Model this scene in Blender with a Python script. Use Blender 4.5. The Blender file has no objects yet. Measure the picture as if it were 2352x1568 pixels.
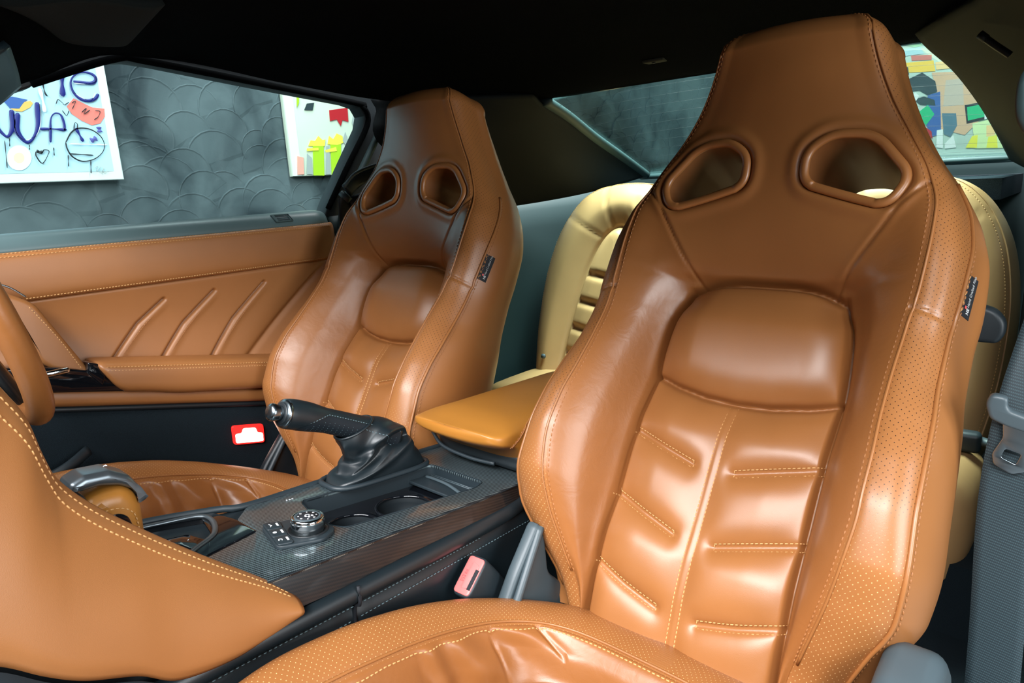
import bpy, bmesh, math, random
import numpy as np
from mathutils import Vector, Matrix
random.seed(7); rng = np.random.default_rng(7)
C = bpy.context.scene.collection
SC = bpy.context.scene

# ------------------------------------------------------------------ camera, world, light, exposure
cam = bpy.data.cameras.new('camera'); cam.lens = 24.0; cam.sensor_width = 36.0
cam.clip_start = 0.01; cam.clip_end = 60
cam_o = bpy.data.objects.new('camera', cam); C.objects.link(cam_o)
Mr = ((0.74467693, -0.11488822, 0.65746252), (0.66534422, 0.20551254, -0.71769190), (-0.05266245, 0.97188749, 0.22948066))
cam_o.matrix_world = Matrix.Translation((0.737, 0.0, 0.87)) @ Matrix(Mr).to_4x4()
SC.camera = cam_o
vs = SC.view_settings
vs.view_transform = 'Standard'; vs.look = 'None'; vs.gamma = 1.0; vs.use_curve_mapping = False
vs.exposure = -0.15
SC.cycles.max_bounces = 8; SC.cycles.transparent_max_bounces = 8; SC.cycles.caustics_reflective = False; SC.cycles.caustics_refractive = False
SC.cycles.use_denoising = True

wd = bpy.data.worlds.new('world'); SC.world = wd; wd.use_nodes = True
wd.node_tree.nodes['Background'].inputs[0].default_value = (0.55, 0.80, 0.92, 1)
wd.node_tree.nodes['Background'].inputs[1].default_value = 0.04

def area(name, loc, target, sx, sy, power, col, spread=180):
    l = bpy.data.lights.new(name, 'AREA'); l.shape = 'RECTANGLE'; l.size = sx; l.size_y = sy
    l.energy = power; l.color = col; l.spread = math.radians(spread)
    o = bpy.data.objects.new(name, l); C.objects.link(o); o.location = loc
    d = Vector(target) - Vector(loc); o.rotation_euler = d.to_track_quat('-Z', 'Y').to_euler()
    return o
area('open_door_light', (1.50, -1.10, 2.05), (0.45, 0.75, 0.45), 1.0, 0.7, 85, (0.95, 0.98, 1.0))
area('door_side_light', (2.3, 0.42, 0.95), (0.35, 0.80, 0.60), 1.1, 1.0, 50, (0.92, 0.97, 1.0))
area('windscreen_light', (0.10, -1.25, 2.20), (0.0, 0.60, 0.45), 2.0, 0.9, 85, (0.98, 0.98, 1.0), 130)
area('rear_ceiling_light', (0.0, 1.78, 2.2), (0.0, 1.62, 0.6), 1.2, 0.8, 84, (1.0, 0.97, 0.95), 90)
area('left_wall_light', (-1.30, 1.4, 2.75), (-1.95, 1.4, 0.9), 0.5, 3.5, 70, (0.84, 0.96, 1.0), 120)
area('back_wall_light', (0.0, 4.4, 2.8), (0.0, 5.8, 1.2), 3.0, 0.5, 62, (1.0, 0.98, 0.92), 120)

# ------------------------------------------------------------------ helpers
def empty(name, loc=(0, 0, 0), label=None, cat=None, group=None):
    o = bpy.data.objects.new(name, None); C.objects.link(o); o.location = loc; o.empty_display_size = .05
    tag(o, label, cat, group)
    return o
def tag(o, label=None, cat=None, group=None, kind=None):
    if label: o['label'] = label
    if cat: o['category'] = cat
    if group: o['group'] = group
    if kind: o['kind'] = kind
    return o
def link(name, me, mat, parent=None, kind=None, label=None):
    o = bpy.data.objects.new(name, me); C.objects.link(o)
    if mat:
        me.materials.clear(); me.materials.append(mat)
    if parent:
        o.parent = parent
        o.matrix_parent_inverse = Matrix.Translation(tuple(-c for c in world_loc(parent)))
    if kind: o['kind'] = kind
    if label: o['label'] = label
    return o
def world_loc(o):
    v = Vector(o.location)
    if o.parent: v = o.matrix_parent_inverse @ v; v += world_loc(o.parent)
    return v
def npmesh(name, V, F, smooth=True, uv=None, normals=None):
    me = bpy.data.meshes.new(name)
    V = np.asarray(V, float); F = [tuple(int(i) for i in f) for f in F]
    me.from_pydata([tuple(v) for v in V.tolist()], [], F)
    if uv is not None:
        ul = me.uv_layers.new(name='UVMap'); li = np.empty(len(me.loops), int); me.loops.foreach_get('vertex_index', li)
        ul.data.foreach_set('uv', np.asarray(uv, np.float32)[li].ravel())
    if smooth: me.polygons.foreach_set('use_smooth', np.ones(len(me.polygons), bool))
    if normals is not None: me.normals_split_custom_set_from_vertices([tuple(n) for n in normals.tolist()])
    me.update()
    return me
def sub(V, F, mask, N=None, uv=None):
    F2 = F[mask]; idx = np.unique(F2); mp = np.full(len(V), -1); mp[idx] = np.arange(len(idx))
    return V[idx], mp[F2], (None if N is None else N[idx]), (None if uv is None else uv[idx])
def gridF(n, m, wrap=False):
    i = np.arange(n - 1)[:, None]; j = np.arange(m if wrap else m - 1)[None, :]; j2 = (j + 1) % m
    return np.stack([i * m + j, i * m + j2, (i + 1) * m + j2, (i + 1) * m + j], -1).reshape(-1, 4)
def vnormals(V, F):
    a, b, c, d = (V[F[:, k]] for k in range(4)); fn = np.cross(c - a, d - b); N = np.zeros_like(V)
    for k in range(4): np.add.at(N, F[:, k], fn)
    return N / (np.linalg.norm(N, axis=1, keepdims=True) + 1e-12)
def grid(name, P, mat, parent=None, wrap=False, uv=None, kind=None, flip=False, label=None):
    P = np.asarray(P, float); n, m = P.shape[:2]; F = gridF(n, m, wrap)
    if flip: F = F[:, ::-1]
    return link(name, npmesh(name, P.reshape(-1, 3), F, uv=None if uv is None else np.asarray(uv).reshape(-1, 2)), mat, parent, kind, label)
def smoothstep(a, b, x):
    t = np.clip((np.asarray(x, float) - a) / (b - a), 0, 1); return t * t * (3 - 2 * t)
def tab(x, xs, ys):
    """smooth (pchip-like) interpolation of a table; xs ascending or descending"""
    xs = np.asarray(xs, float); ys = np.asarray(ys, float)
    if xs[0] > xs[-1]: xs = xs[::-1]; ys = ys[::-1]
    x = np.clip(np.asarray(x, float), xs[0], xs[-1])
    h = np.diff(xs); d = np.diff(ys) / h; m = np.zeros_like(ys)
    m[1:-1] = np.where(d[:-1] * d[1:] > 0, 2 * d[:-1] * d[1:] / (d[:-1] + d[1:] + 1e-30), 0.0); m[0] = d[0]; m[-1] = d[-1]
    k = np.clip(np.searchsorted(xs, x) - 1, 0, len(h) - 1); t = (x - xs[k]) / h[k]
    t2 = t * t; t3 = t2 * t
    return (2*t3-3*t2+1)*ys[k] + (t3-2*t2+t)*h[k]*m[k] + (-2*t3+3*t2)*ys[k+1] + (t3-t2)*h[k]*m[k+1]
def dist_poly(x, y, pts):
    D = np.full(np.shape(x), 1e9)
    for (x0, y0), (x1, y1) in zip(pts[:-1], pts[1:]):
        vx, vy = x1 - x0, y1 - y0; L = vx * vx + vy * vy + 1e-12
        t = np.clip(((x - x0) * vx + (y - y0) * vy) / L, 0, 1)
        D = np.minimum(D, np.hypot(x - x0 - t * vx, y - y0 - t * vy))
    return D
def inside(x, y, pts):
    r = np.zeros(np.shape(x), bool); n = len(pts)
    for i in range(n):
        x0, y0 = pts[i]; x1, y1 = pts[(i + 1) % n]
        if y0 == y1: continue
        c = ((y0 > y) != (y1 > y)) & (x < (x1 - x0) * (y - y0) / (y1 - y0) + x0); r ^= c
    return r
def spline(pts, n, closed=False):
    """Catmull-Rom resample to n points evenly by arc length"""
    P = np.asarray(pts, float)
    if len(P) == 2 and not closed: return P[0] + (P[1] - P[0]) * np.linspace(0, 1, n)[:, None]
    Q = np.vstack([P[-1], P, P[0], P[1]]) if closed else np.vstack([2*P[0]-P[1], P, 2*P[-1]-P[-2]])
    out = []
    for i in range(1, len(Q) - 2):
        t = np.linspace(0, 1, 24, endpoint=False)[:, None]; a, b, c, d = Q[i-1:i+3]
        out.append(.5*((2*b) + (-a+c)*t + (2*a-5*b+4*c-d)*t**2 + (-a+3*b-3*c+d)*t**3))
    out.append(Q[-2][None]); R = np.vstack(out)
    s = np.r_[0, np.cumsum(np.linalg.norm(np.diff(R, axis=0), axis=1))]
    u = np.linspace(0, s[-1], n + 1)[:-1] if closed else np.linspace(0, s[-1], n)
    return np.stack([np.interp(u, s, R[:, k]) for k in range(R.shape[1])], 1)
def frames(path, closed=False, up=(0, 0, 1)):
    P = np.asarray(path, float)
    T = (np.roll(P, -1, 0) - np.roll(P, 1, 0)) if closed else np.gradient(P, axis=0)
    T /= np.linalg.norm(T, axis=1, keepdims=True) + 1e-12
    A = np.cross(T, np.asarray(up, float)); A /= np.linalg.norm(A, axis=1, keepdims=True) + 1e-9
    B = np.cross(A, T)
    return T, A, B
def tube(name, path, r, mat, parent=None, seg=12, closed=False, up=(0, 0, 1), r2=None, caps=True, kind=None, label=None, p=2.0):
    P = np.asarray(path, float); T, A, B = frames(P, closed, up); n = len(P)
    r = np.broadcast_to(np.asarray(r, float), (n,)); r2 = r if r2 is None else np.broadcast_to(np.asarray(r2, float), (n,))
    th = np.linspace(0, 2*math.pi, seg, endpoint=False)
    c, s = np.cos(th), np.sin(th); c = np.sign(c)*np.abs(c)**(2/p); s = np.sign(s)*np.abs(s)**(2/p)
    G = P[:, None] + A[:, None]*(r[:, None]*c)[..., None] + B[:, None]*(r2[:, None]*s)[..., None]
    V = G.reshape(-1, 3); F = [list(f) for f in gridF(n, seg, True)]
    if closed: F += [[(n-1)*seg+j, (n-1)*seg+(j+1) % seg, (j+1) % seg, j] for j in range(seg)]
    elif caps: F += [list(range(seg))[::-1], [(n-1)*seg+j for j in range(seg)]]
    return link(name, npmesh(name, V, F), mat, parent, kind, label)
def loft(name, rings, mat, parent=None, caps=True, kind=None, label=None, smooth=True):
    R = np.asarray(rings, float); n, m = R.shape[:2]; V = R.reshape(-1, 3); F = [list(f) for f in gridF(n, m, True)]
    if caps: F += [list(range(m))[::-1], [(n-1)*m+j for j in range(m)]]
    return link(name, npmesh(name, V, F, smooth=smooth), mat, parent, kind, label)
def superring(n, a, b, p=2.6):
    th = np.linspace(0, 2*math.pi, n, endpoint=False); c, s = np.cos(th), np.sin(th)
    return np.stack([a*np.sign(c)*np.abs(c)**(2/p), b*np.sign(s)*np.abs(s)**(2/p)], 1)
def plate(name, outline, thick, mat, parent=None, M=None, holes=(), bevel=0.0, kind=None, label=None, seg=2, smooth=True):
    """flat plate in its own xy-plane (top at z=0, going down by thick), rounded edges, holes; placed by matrix M"""
    cu = bpy.data.curves.new(name, 'CURVE'); cu.dimensions = '2D'; cu.fill_mode = 'BOTH'
    cu.extrude = max(thick/2 - bevel, 1e-5); cu.bevel_depth = bevel; cu.bevel_resolution = seg; cu.offset = -bevel
    for ol in [outline, *holes]:
        s = cu.splines.new('POLY'); s.points.add(len(ol) - 1); s.use_cyclic_u = True
        for p_, q in zip(s.points, ol): p_.co = (q[0], q[1], 0, 1)
    o = bpy.data.objects.new(name, cu); C.objects.link(o)
    me = bpy.data.meshes.new_from_object(o.evaluated_get(bpy.context.evaluated_depsgraph_get()))
    bpy.data.objects.remove(o); bpy.data.curves.remove(cu)
    me.name = name
    bm = bmesh.new(); bm.from_mesh(me); bmesh.ops.remove_doubles(bm, verts=bm.verts, dist=1e-6)
    for v in bm.verts: v.co.z -= thick/2
    ul = bm.loops.layers.uv.verify()
    for f in bm.faces:
        for l in f.loops: l[ul].uv = (l.vert.co.x, l.vert.co.y)
    if M is not None: bmesh.ops.transform(bm, matrix=M, verts=bm.verts)
    bm.to_mesh(me); bm.free()
    if smooth:
        me.polygons.foreach_set('use_smooth', np.ones(len(me.polygons), bool)); me.set_sharp_from_angle(angle=math.radians(35))
    return link(name, me, mat, parent, kind, label)
def frameM(o, x, y):
    """matrix with origin o and in-plane axes x, y (z = x cross y)"""
    x = Vector(x).normalized(); y = Vector(y); z = x.cross(y).normalized(); y = z.cross(x)
    M = Matrix((x, y, z)).transposed().to_4x4(); M.translation = Vector(o); return M
M_YZ = lambda x: Matrix(((0, 0, 1, x), (1, 0, 0, 0), (0, 1, 0, 0), (0, 0, 0, 1)))       # plate in the y-z plane, facing +x
M_XZ = lambda y: Matrix(((1, 0, 0, 0), (0, 0, -1, y), (0, 1, 0, 0), (0, 0, 0, 1)))      # plate in the x-z plane, facing -y
def rounded(pts, r, n=5):
    """round the corners of a polygon"""
    out = []; k = len(pts)
    for i in range(k):
        p0, p, p1 = (np.asarray(pts[j % k], float) for j in (i-1, i, i+1))
        a, b = p0-p, p1-p; la, lb = np.linalg.norm(a), np.linalg.norm(b); rr = min(r, la*.45, lb*.45)
        s, e = p + a/la*rr, p + b/lb*rr
        for t in np.linspace(0, 1, n): out.append(tuple((1-t)**2*s + 2*t*(1-t)*p + t*t*e))
    return out
def bbox(name, cx, size, mat, parent=None, r=.004, M=None, kind=None, label=None, seg=2):
    bm = bmesh.new(); bmesh.ops.create_cube(bm, size=1)
    for v in bm.verts: v.co = Vector((v.co.x*size[0], v.co.y*size[1], v.co.z*size[2]))
    if r: bmesh.ops.bevel(bm, geom=bm.edges[:], offset=r, segments=seg, profile=.5, affect='EDGES')
    bmesh.ops.transform(bm, matrix=(Matrix.Translation(cx) if M is None else M), verts=bm.verts)
    me = bpy.data.meshes.new(name); bm.to_mesh(me); bm.free()
    me.polygons.foreach_set('use_smooth', np.ones(len(me.polygons), bool)); me.set_sharp_from_angle(angle=math.radians(50))
    return link(name, me, mat, parent, kind, label)
def stitches(name, lines, mat, parent=None, step=.0062, length=.0048, w=.0011, lift=.0004):
    """many small thread stitches along 3-D lines; lines = [(points, normals)]"""
    V = []; F = []; w0 = w
    for P, Nn in lines:
        P = np.asarray(P, float); Nn = np.broadcast_to(np.asarray(Nn, float), P.shape)
        s = np.r_[0, np.cumsum(np.linalg.norm(np.diff(P, axis=0), axis=1))]; k = int(s[-1]/step)
        if k < 1: continue
        u = (np.arange(k) + .5) * s[-1] / k
        g = lambda q, A: np.stack([np.interp(q, s, A[:, c]) for c in range(3)], 1)
        a, b, m, nn = g(u - length/2, P), g(u + length/2, P), g(u, P), g(u, Nn)
        nn /= np.linalg.norm(nn, axis=1, keepdims=True); t = b - a; t /= np.linalg.norm(t, axis=1, keepdims=True) + 1e-9
        sd = np.cross(t, nn); L = nn * lift
        for q in range(k):
            w = w0*.72; i = len(V); N_ = nn[q]; S_ = sd[q]; V += [a[q]-L[q]*.5]
            for e in (m[q]*.42+a[q]*.58, m[q]*.42+b[q]*.58): V += [e+S_*w*1.05, e+N_*(lift+w), e-S_*w*1.05]
            V += [b[q]-L[q]*.5]
            F += [(i, i+1, i+2), (i, i+2, i+3), (i+1, i+4, i+5, i+2), (i+2, i+5, i+6, i+3), (i+4, i+7, i+5), (i+5, i+7, i+6)]
    return link(name, npmesh(name, V, F), mat, parent, 'stuff')
def text(name, body, size, mat, M, parent=None, depth=.0003, label=None):
    cu = bpy.data.curves.new(name, 'FONT'); cu.body = body; cu.size = size; cu.extrude = depth; cu.align_x = 'CENTER'; cu.align_y = 'CENTER'
    o = bpy.data.objects.new(name, cu); C.objects.link(o)
    me = bpy.data.meshes.new_from_object(o.evaluated_get(bpy.context.evaluated_depsgraph_get()))
    bpy.data.objects.remove(o); bpy.data.curves.remove(cu); me.transform(M)
    return link(name, me, mat, parent, None, label)

# ------------------------------------------------------------------ materials
def mat(name, col, rough=.5, metal=0., spec=.5, coat=0., coat_rough=.1, sheen=0.):
    m = bpy.data.materials.new(name); m.use_nodes = True; b = m.node_tree.nodes['Principled BSDF']
    b.inputs['Base Color'].default_value = (*col, 1); b.inputs['Roughness'].default_value = rough; b.inputs['Metallic'].default_value = metal
    b.inputs['Specular IOR Level'].default_value = spec; b.inputs['Coat Weight'].default_value = coat; b.inputs['Coat Roughness'].default_value = coat_rough
    b.inputs['Sheen Weight'].default_value = sheen
    return m
class NB:
    def __init__(s, m): s.m = m; s.t = m.node_tree; s.b = s.t.nodes['Principled BSDF']
    def n(s, typ, **kw):
        x = s.t.nodes.new(typ)
        for k, v in kw.items(): setattr(x, k, v)
        return x
    def l(s, a, b): s.t.links.new(a, b)
    def math(s, op, a, b=None, c=None):
        x = s.n('ShaderNodeMath', operation=op)
        for i, v in enumerate((a, b, c)):
            if v is None: continue
            if isinstance(v, (int, float)): x.inputs[i].default_value = v
            else: s.l(v, x.inputs[i])
        return x.outputs[0]
    def mix(s, f, a, b):
        x = s.n('ShaderNodeMix', data_type='RGBA')
        for k, v in ((0, f), (6, a), (7, b)):
            if isinstance(v, (int, float)): x.inputs[k].default_value = v
            elif isinstance(v, tuple): x.inputs[k].default_value = (*v, 1)
            else: s.l(v, x.inputs[k])
        return x.outputs[2]
    def noise(s, scale, detail=3, co='Object', dist=0.):
        tc = s.n('ShaderNodeTexCoord'); x = s.n('ShaderNodeTexNoise'); x.inputs['Scale'].default_value = scale
        x.inputs['Detail'].default_value = detail; x.inputs['Distortion'].default_value = dist; s.l(tc.outputs[co], x.inputs['Vector']); return x.outputs[0]
    def bump(s, h, strength, dist=.001, prev=None):
        x = s.n('ShaderNodeBump'); x.inputs['Strength'].default_value = strength; x.inputs['Distance'].default_value = dist
        s.l(h, x.inputs['Height'])
        if prev: s.l(prev, x.inputs['Normal'])
        return x.outputs[0]
def leather(name, col, rough=.40, perf=False, spec=.62, light_dots=True, wr=.0):
    m = mat(name, col, rough, spec=spec); q = NB(m)
    nz = q.noise(9, 3); nz2 = q.noise(1500, 2)
    dark = tuple(c*.84 for c in col); lite = tuple(min(1, c*1.10) for c in col)
    base = q.mix(nz, dark, lite)
    nrm = q.bump(nz2, .13, .0006)
    if wr > 0:
        nrm = q.bump(q.noise(34, 4, dist=1.2), wr, .02, nrm)
    if perf:
        uv = q.n('ShaderNodeTexCoord'); sp = q.n('ShaderNodeSeparateXYZ'); q.l(uv.outputs['UV'], sp.inputs[0])
        S = 1/.0073
        u = q.math('MULTIPLY', sp.outputs[0], S); v = q.math('MULTIPLY', sp.outputs[1], S*1.0)
        a = q.math('ADD', u, v); b = q.math('SUBTRACT', u, v)
        fa = q.math('SUBTRACT', q.math('FRACT', a), .5); fb = q.math('SUBTRACT', q.math('FRACT', b), .5)
        r = q.math('SQRT', q.math('ADD', q.math('MULTIPLY', fa, fa), q.math('MULTIPLY', fb, fb)))
        dot = q.math('LESS_THAN', r, .108); rim = q.math('LESS_THAN', r, .16)
        v2 = q.n('ShaderNodeMapRange'); q.l(sp.outputs[1], v2.inputs[0]); v2.inputs[1].default_value = .07; v2.inputs[2].default_value = -.02
        dcol = q.mix(v2.outputs[0], (col[0]*.12, col[1]*.10, col[2]*.10), (.66, .39, .17)) if light_dots else (col[0]*.1, col[1]*.1, col[2]*.1)
        base = q.mix(dot, base, dcol)
        nrm = q.bump(q.math('SUBTRACT', 1.0, rim), .35, .001, nrm)
    q.l(base, q.b.inputs['Base Color']); q.l(nrm, q.b.inputs['Normal'])
    return m
TAN = (.33, .128, .037)
M_ = {}
M_['tan'] = leather('tan_leather', TAN, .36)
M_['tan_worn'] = leather('tan_leather_worn', (.305, .113, .031), .35, wr=.035)
M_['tan_perf'] = leather('tan_leather_perforated', TAN, .35, perf=True)
M_['tan_door'] = leather('tan_leather_door', (.33, .130, .038), .44)
M_['tan_rear_lit'] = leather('tan_leather_rear_lit', (.47, .27, .115), .40)  # same tan leather, bright light through the rear glass mixed into its colour
M_['tan_rest'] = leather('tan_leather_armrest', (.42, .17, .026), .40)
M_['tan_shaded'] = leather('tan_leather_shaded', (.22, .078, .020), .5)  # tan leather darkened to stand for the shade inside the seat openings
M_['satin_dk'] = mat('dark_satin_metal', (.17, .20, .22), .34, metal=.8)
M_['thread'] = mat('tan_thread', (.56, .30, .11), .6)
M_['thread_dark'] = mat('seam_thread_brown', (.34, .13, .038), .6)
M_['thread_black'] = mat('grey_thread', (.10, .16, .18), .6)
M_['blk_leather'] = leather('black_leather', (.007, .0125, .016), .40)
M_['plastic'] = mat('grey_plastic', (.015, .024, .030), .48)
M_['plastic_lt'] = mat('light_grey_plastic', (.055, .078, .09), .42)
M_['plastic_dk'] = mat('black_plastic', (.008, .012, .015), .45)
M_['soft_blk'] = mat('soft_black_trim', (.034, .066, .070), .55)
M_['belt_cap'] = mat('satin_teal_black_trim', (.085, .135, .14), .38)
M_['matte_blk'] = mat('matte_black_trim', (.006, .009, .010), .7, spec=.22)
M_['quarter'] = mat('dark_teal_trim', (.014, .034, .036), .6, spec=.35)
M_['gloss'] = mat('gloss_black', (.004, .005, .007), .06, coat=.6, coat_rough=.03)
M_['satin'] = mat('satin_metal', (.30, .36, .40), .25, metal=1.)
M_['chrome'] = mat('chrome', (.75, .80, .82), .12, metal=1.)
M_['white'] = mat('white_print', (.85, .87, .88), .5)
M_['grey_print'] = mat('grey_print', (.45, .47, .48), .6)
M_['red'] = mat('red_plastic', (.86, .17, .16), .35)
M_['red_mark'] = mat('red_mark', (.75, .10, .10), .45)
M_['label'] = mat('black_label_cloth', (.006, .008, .012), .7)
def fabric(name, col, scale, rough=.9, amp=.5, spread=.4):
    m = mat(name, col, rough, spec=.2); q = NB(m); nz = q.noise(scale, 2)
    q.l(q.mix(nz, tuple(c*(1-spread) for c in col), tuple(c*(1+spread) for c in col)), q.b.inputs['Base Color'])
    q.l(q.bump(nz, amp, .002), q.b.inputs['Normal']); return m
M_['headliner'] = fabric('black_headliner', (.0011, .0015, .0018), 1500, .95); M_['headliner'].node_tree.nodes['Principled BSDF'].inputs['Specular IOR Level'].default_value = .03
M_['carpet'] = fabric('black_carpet', (.010, .018, .024), 900, .95, .9, .7)
M_['pillar'] = fabric('grey_pillar_fabric', (.046, .050, .041), 1800, .9, .2)
M_['glass'] = bpy.data.materials.new('window_glass')
def glass(m, tint, gl=.08):
    m.use_nodes = True; t = m.node_tree; t.nodes.clear()
    o = t.nodes.new('ShaderNodeOutputMaterial'); tr = t.nodes.new('ShaderNodeBsdfTransparent'); g = t.nodes.new('ShaderNodeBsdfGlossy')
    mx = t.nodes.new('ShaderNodeMixShader'); lw = t.nodes.new('ShaderNodeLayerWeight'); lw.inputs[0].default_value = .5
    pw = t.nodes.new('ShaderNodeMath'); pw.operation = 'POWER'; pw.inputs[1].default_value = 4.0; mu = t.nodes.new('ShaderNodeMath'); mu.operation = 'MULTIPLY_ADD'; mu.inputs[1].default_value = gl*5; mu.inputs[2].default_value = .006
    tr.inputs[0].default_value = (*tint, 1); g.inputs['Roughness'].default_value = .02; g.inputs[0].default_value = (.9, .95, .95, 1)
    L = t.links.new
    L(lw.outputs['Facing'], pw.inputs[0]); L(pw.outputs[0], mu.inputs[0]); L(mu.outputs[0], mx.inputs[0]); L(tr.outputs[0], mx.inputs[1]); L(g.outputs[0], mx.inputs[2]); L(mx.outputs[0], o.inputs[0])
glass(M_['glass'], (.90, .97, .95), .02)
M_['lamp_red'] = mat('lit_red_lens', (.8, .02, .02), .3)
b_ = M_['lamp_red'].node_tree.nodes['Principled BSDF']; b_.inputs['Emission Color'].default_value = (1, .02, .015, 1); b_.inputs['Emission Strength'].default_value = 1.4
M_['lamp_hot'] = mat('lit_lamp_core', (1, .8, .7), .3)
b_ = M_['lamp_hot'].node_tree.nodes['Principled BSDF']; b_.inputs['Emission Color'].default_value = (1, .70, .55, 1); b_.inputs['Emission Strength'].default_value = 5
def carbon(name, lo=(.006, .010, .013), hi=(.26, .34, .36), cell=.0015):
    m = mat(name, (.05, .05, .05), .30, spec=.5, coat=.5, coat_rough=.08); q = NB(m)
    tc = q.n('ShaderNodeTexCoord'); mp = q.n('ShaderNodeMapping'); q.l(tc.outputs['UV'], mp.inputs[0]); mp.inputs['Rotation'].default_value = (0, 0, math.radians(52))
    sp = q.n('ShaderNodeSeparateXYZ'); q.l(mp.outputs[0], sp.inputs[0])
    i = q.math('FLOOR', q.math('MULTIPLY', sp.outputs[0], 1/cell)); j = q.math('FLOOR', q.math('MULTIPLY', sp.outputs[1], 1/cell))
    k = q.math('FLOORED_MODULO', q.math('ADD', i, j), 4.0); w = q.math('LESS_THAN', k, 1.5)
    q.l(q.mix(w, lo, hi), q.b.inputs['Base Color'])
    q.l(q.math('MULTIPLY', w, .75), q.b.inputs['Metallic']); q.l(q.math('ADD', q.math('MULTIPLY', w, -.04), .36), q.b.inputs['Roughness']); return m
M_['carbon'] = carbon('carbon_weave'); M_['carbon_dk'] = carbon('carbon_weave_dark', (.004, .005, .006), (.050, .045, .044))
def webbing():
    m = mat('belt_webbing', (.05, .08, .09), .6, spec=.4); q = NB(m)
    tc = q.n('ShaderNodeTexCoord'); sp = q.n('ShaderNodeSeparateXYZ'); q.l(tc.outputs['UV'], sp.inputs[0])
    v = q.math('MULTIPLY', sp.outputs[1], 1/.0031); u = q.math('MULTIPLY', sp.outputs[0], 1/.0016)
    row = q.math('FLOOR', v); fv = q.math('FRACT', v)
    a = q.math('LESS_THAN', fv, .48); st = q.math('LESS_THAN', q.math('FRACT', q.math('ADD', u, q.math('MULTIPLY', row, .5))), .7)
    h = q.math('MULTIPLY', a, st)
    q.l(q.mix(h, (.012, .022, .028), (.033, .060, .071)), q.b.inputs['Base Color']); q.l(q.bump(h, .5, .001), q.b.inputs['Normal']); return m
M_['webbing'] = webbing()
# ------------------------------------------------------------------ showroom around the car
ART1_S = [('navy', 0.0125, [(0.647, 1.17), (0.644, 1.13), (0.635, 1.104), (0.623, 1.089), (0.613, 1.094), (0.597, 1.124), (0.599, 1.168)]), ('navy', 0.0125, [(0.663, 1.161), (0.651, 1.117), (0.655, 1.092), (0.672, 1.071), (0.694, 1.089), (0.713, 1.131), (0.722, 1.196)]), ('navy', 0.008, [(0.838, 1.267), (0.86, 1.266), (0.89, 1.265), (0.907, 1.274), (0.905, 1.29), (0.884, 1.299), (0.858, 1.295), (0.837, 1.278), (0.829, 1.256), (0.834, 1.23), (0.851, 1.212), (0.875, 1.208), (0.897, 1.217), (0.908, 1.231)]), ('navy', 0.013, [(0.81, 1.302), (0.799, 1.218)]), ('navy', 0.006, [(0.737, 1.071), (0.748, 1.132), (0.755, 1.153), (0.768, 1.164), (0.782, 1.159), (0.787, 1.133), (0.785, 1.109)]), ('navy', 0.007, [(0.714, 1.113), (0.745, 1.114), (0.791, 1.112)]), ('ink', 0.0028, [(0.69, 1.042), (0.689, 1.027), (0.702, 1.005), (0.723, 1.032), (0.727, 1.045), (0.714, 1.047), (0.705, 1.037), (0.69, 1.042)]), ('ink', 0.008, [(0.692, 1.044), (0.708, 1.04)]), ('ink', 0.0035, [(0.781, 1.071), (0.804, 1.104), (0.831, 1.118), (0.866, 1.113), (0.891, 1.091), (0.898, 1.063), (0.887, 1.038), (0.857, 1.016), (0.82, 1.01), (0.793, 1.025), (0.782, 1.05), (0.781, 1.071)]), ('ink', 0.0035, [(0.784, 1.035), (0.857, 1.029)]), ('paper', 0.003, [(0.79, 1.066), (0.907, 1.063)]), ('navy', 0.008, [(0.819, 1.118), (0.834, 1.074)]), ('ink', 0.0028, [(0.846, 1.011), (0.84, 0.969)]), ('ink', 0.0022, [(0.612, 1.076), (0.603, 0.992)]), ('ink', 0.0022, [(0.676, 1.063), (0.674, 1.048)]), ('ink', 0.0025, [(0.743, 1.055), (0.74, 1.029)]), ('ink', 0.0025, [(0.781, 1.031), (0.776, 0.993)]), ('ink', 0.0022, [(0.626, 1.084), (0.622, 1.058)]), ('violet', 0.013, [(0.89, 1.124), (0.891, 1.105)]), ('violet', 0.014, [(0.857, 1.077), (0.877, 1.086)]), ('paper', 0.009, [(0.737, 1.24), (0.739, 1.197), (0.738, 1.166)]), ('ink', 0.004, [(0.748, 1.261), (0.749, 1.228), (0.754, 1.216)]), ('paper', 0.002, [(0.65, 1.16), (0.647, 1.117), (0.649, 1.097), (0.662, 1.079), (0.681, 1.081), (0.704, 1.097), (0.721, 1.137), (0.727, 1.194)]), ('paper', 0.002, [(0.84, 1.262), (0.869, 1.261), (0.904, 1.269), (0.91, 1.288)]), ('paper', 0.002, [(0.832, 1.233), (0.852, 1.218), (0.88, 1.208), (0.9, 1.234)]), ('ink', 0.002, [(0.775, 1.193), (0.783, 1.207), (0.794, 1.197), (0.798, 1.191), (0.814, 1.2)]), ('ink', 0.002, [(0.789, 1.173), (0.799, 1.157), (0.809, 1.173)]), ('ink', 0.0022, [(0.846, 1.169), (0.863, 1.183), (0.852, 1.164), (0.873, 1.178)]), ('ink', 0.002, [(0.888, 1.176), (0.903, 1.174), (0.895, 1.157), (0.88, 1.146)]), ('ink', 0.002, [(0.821, 1.198), (0.834, 1.204), (0.82, 1.179)]), ('grey', 0.0015, [(0.854, 0.986), (0.864, 0.994), (0.858, 0.975), (0.874, 0.991), (0.867, 0.969), (0.883, 0.985), (0.878, 0.971), (0.895, 0.976)]), ('ink', 0.0025, [(0.813, 1.112), (0.819, 1.134), (0.826, 1.131), (0.823, 1.112)])]
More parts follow.
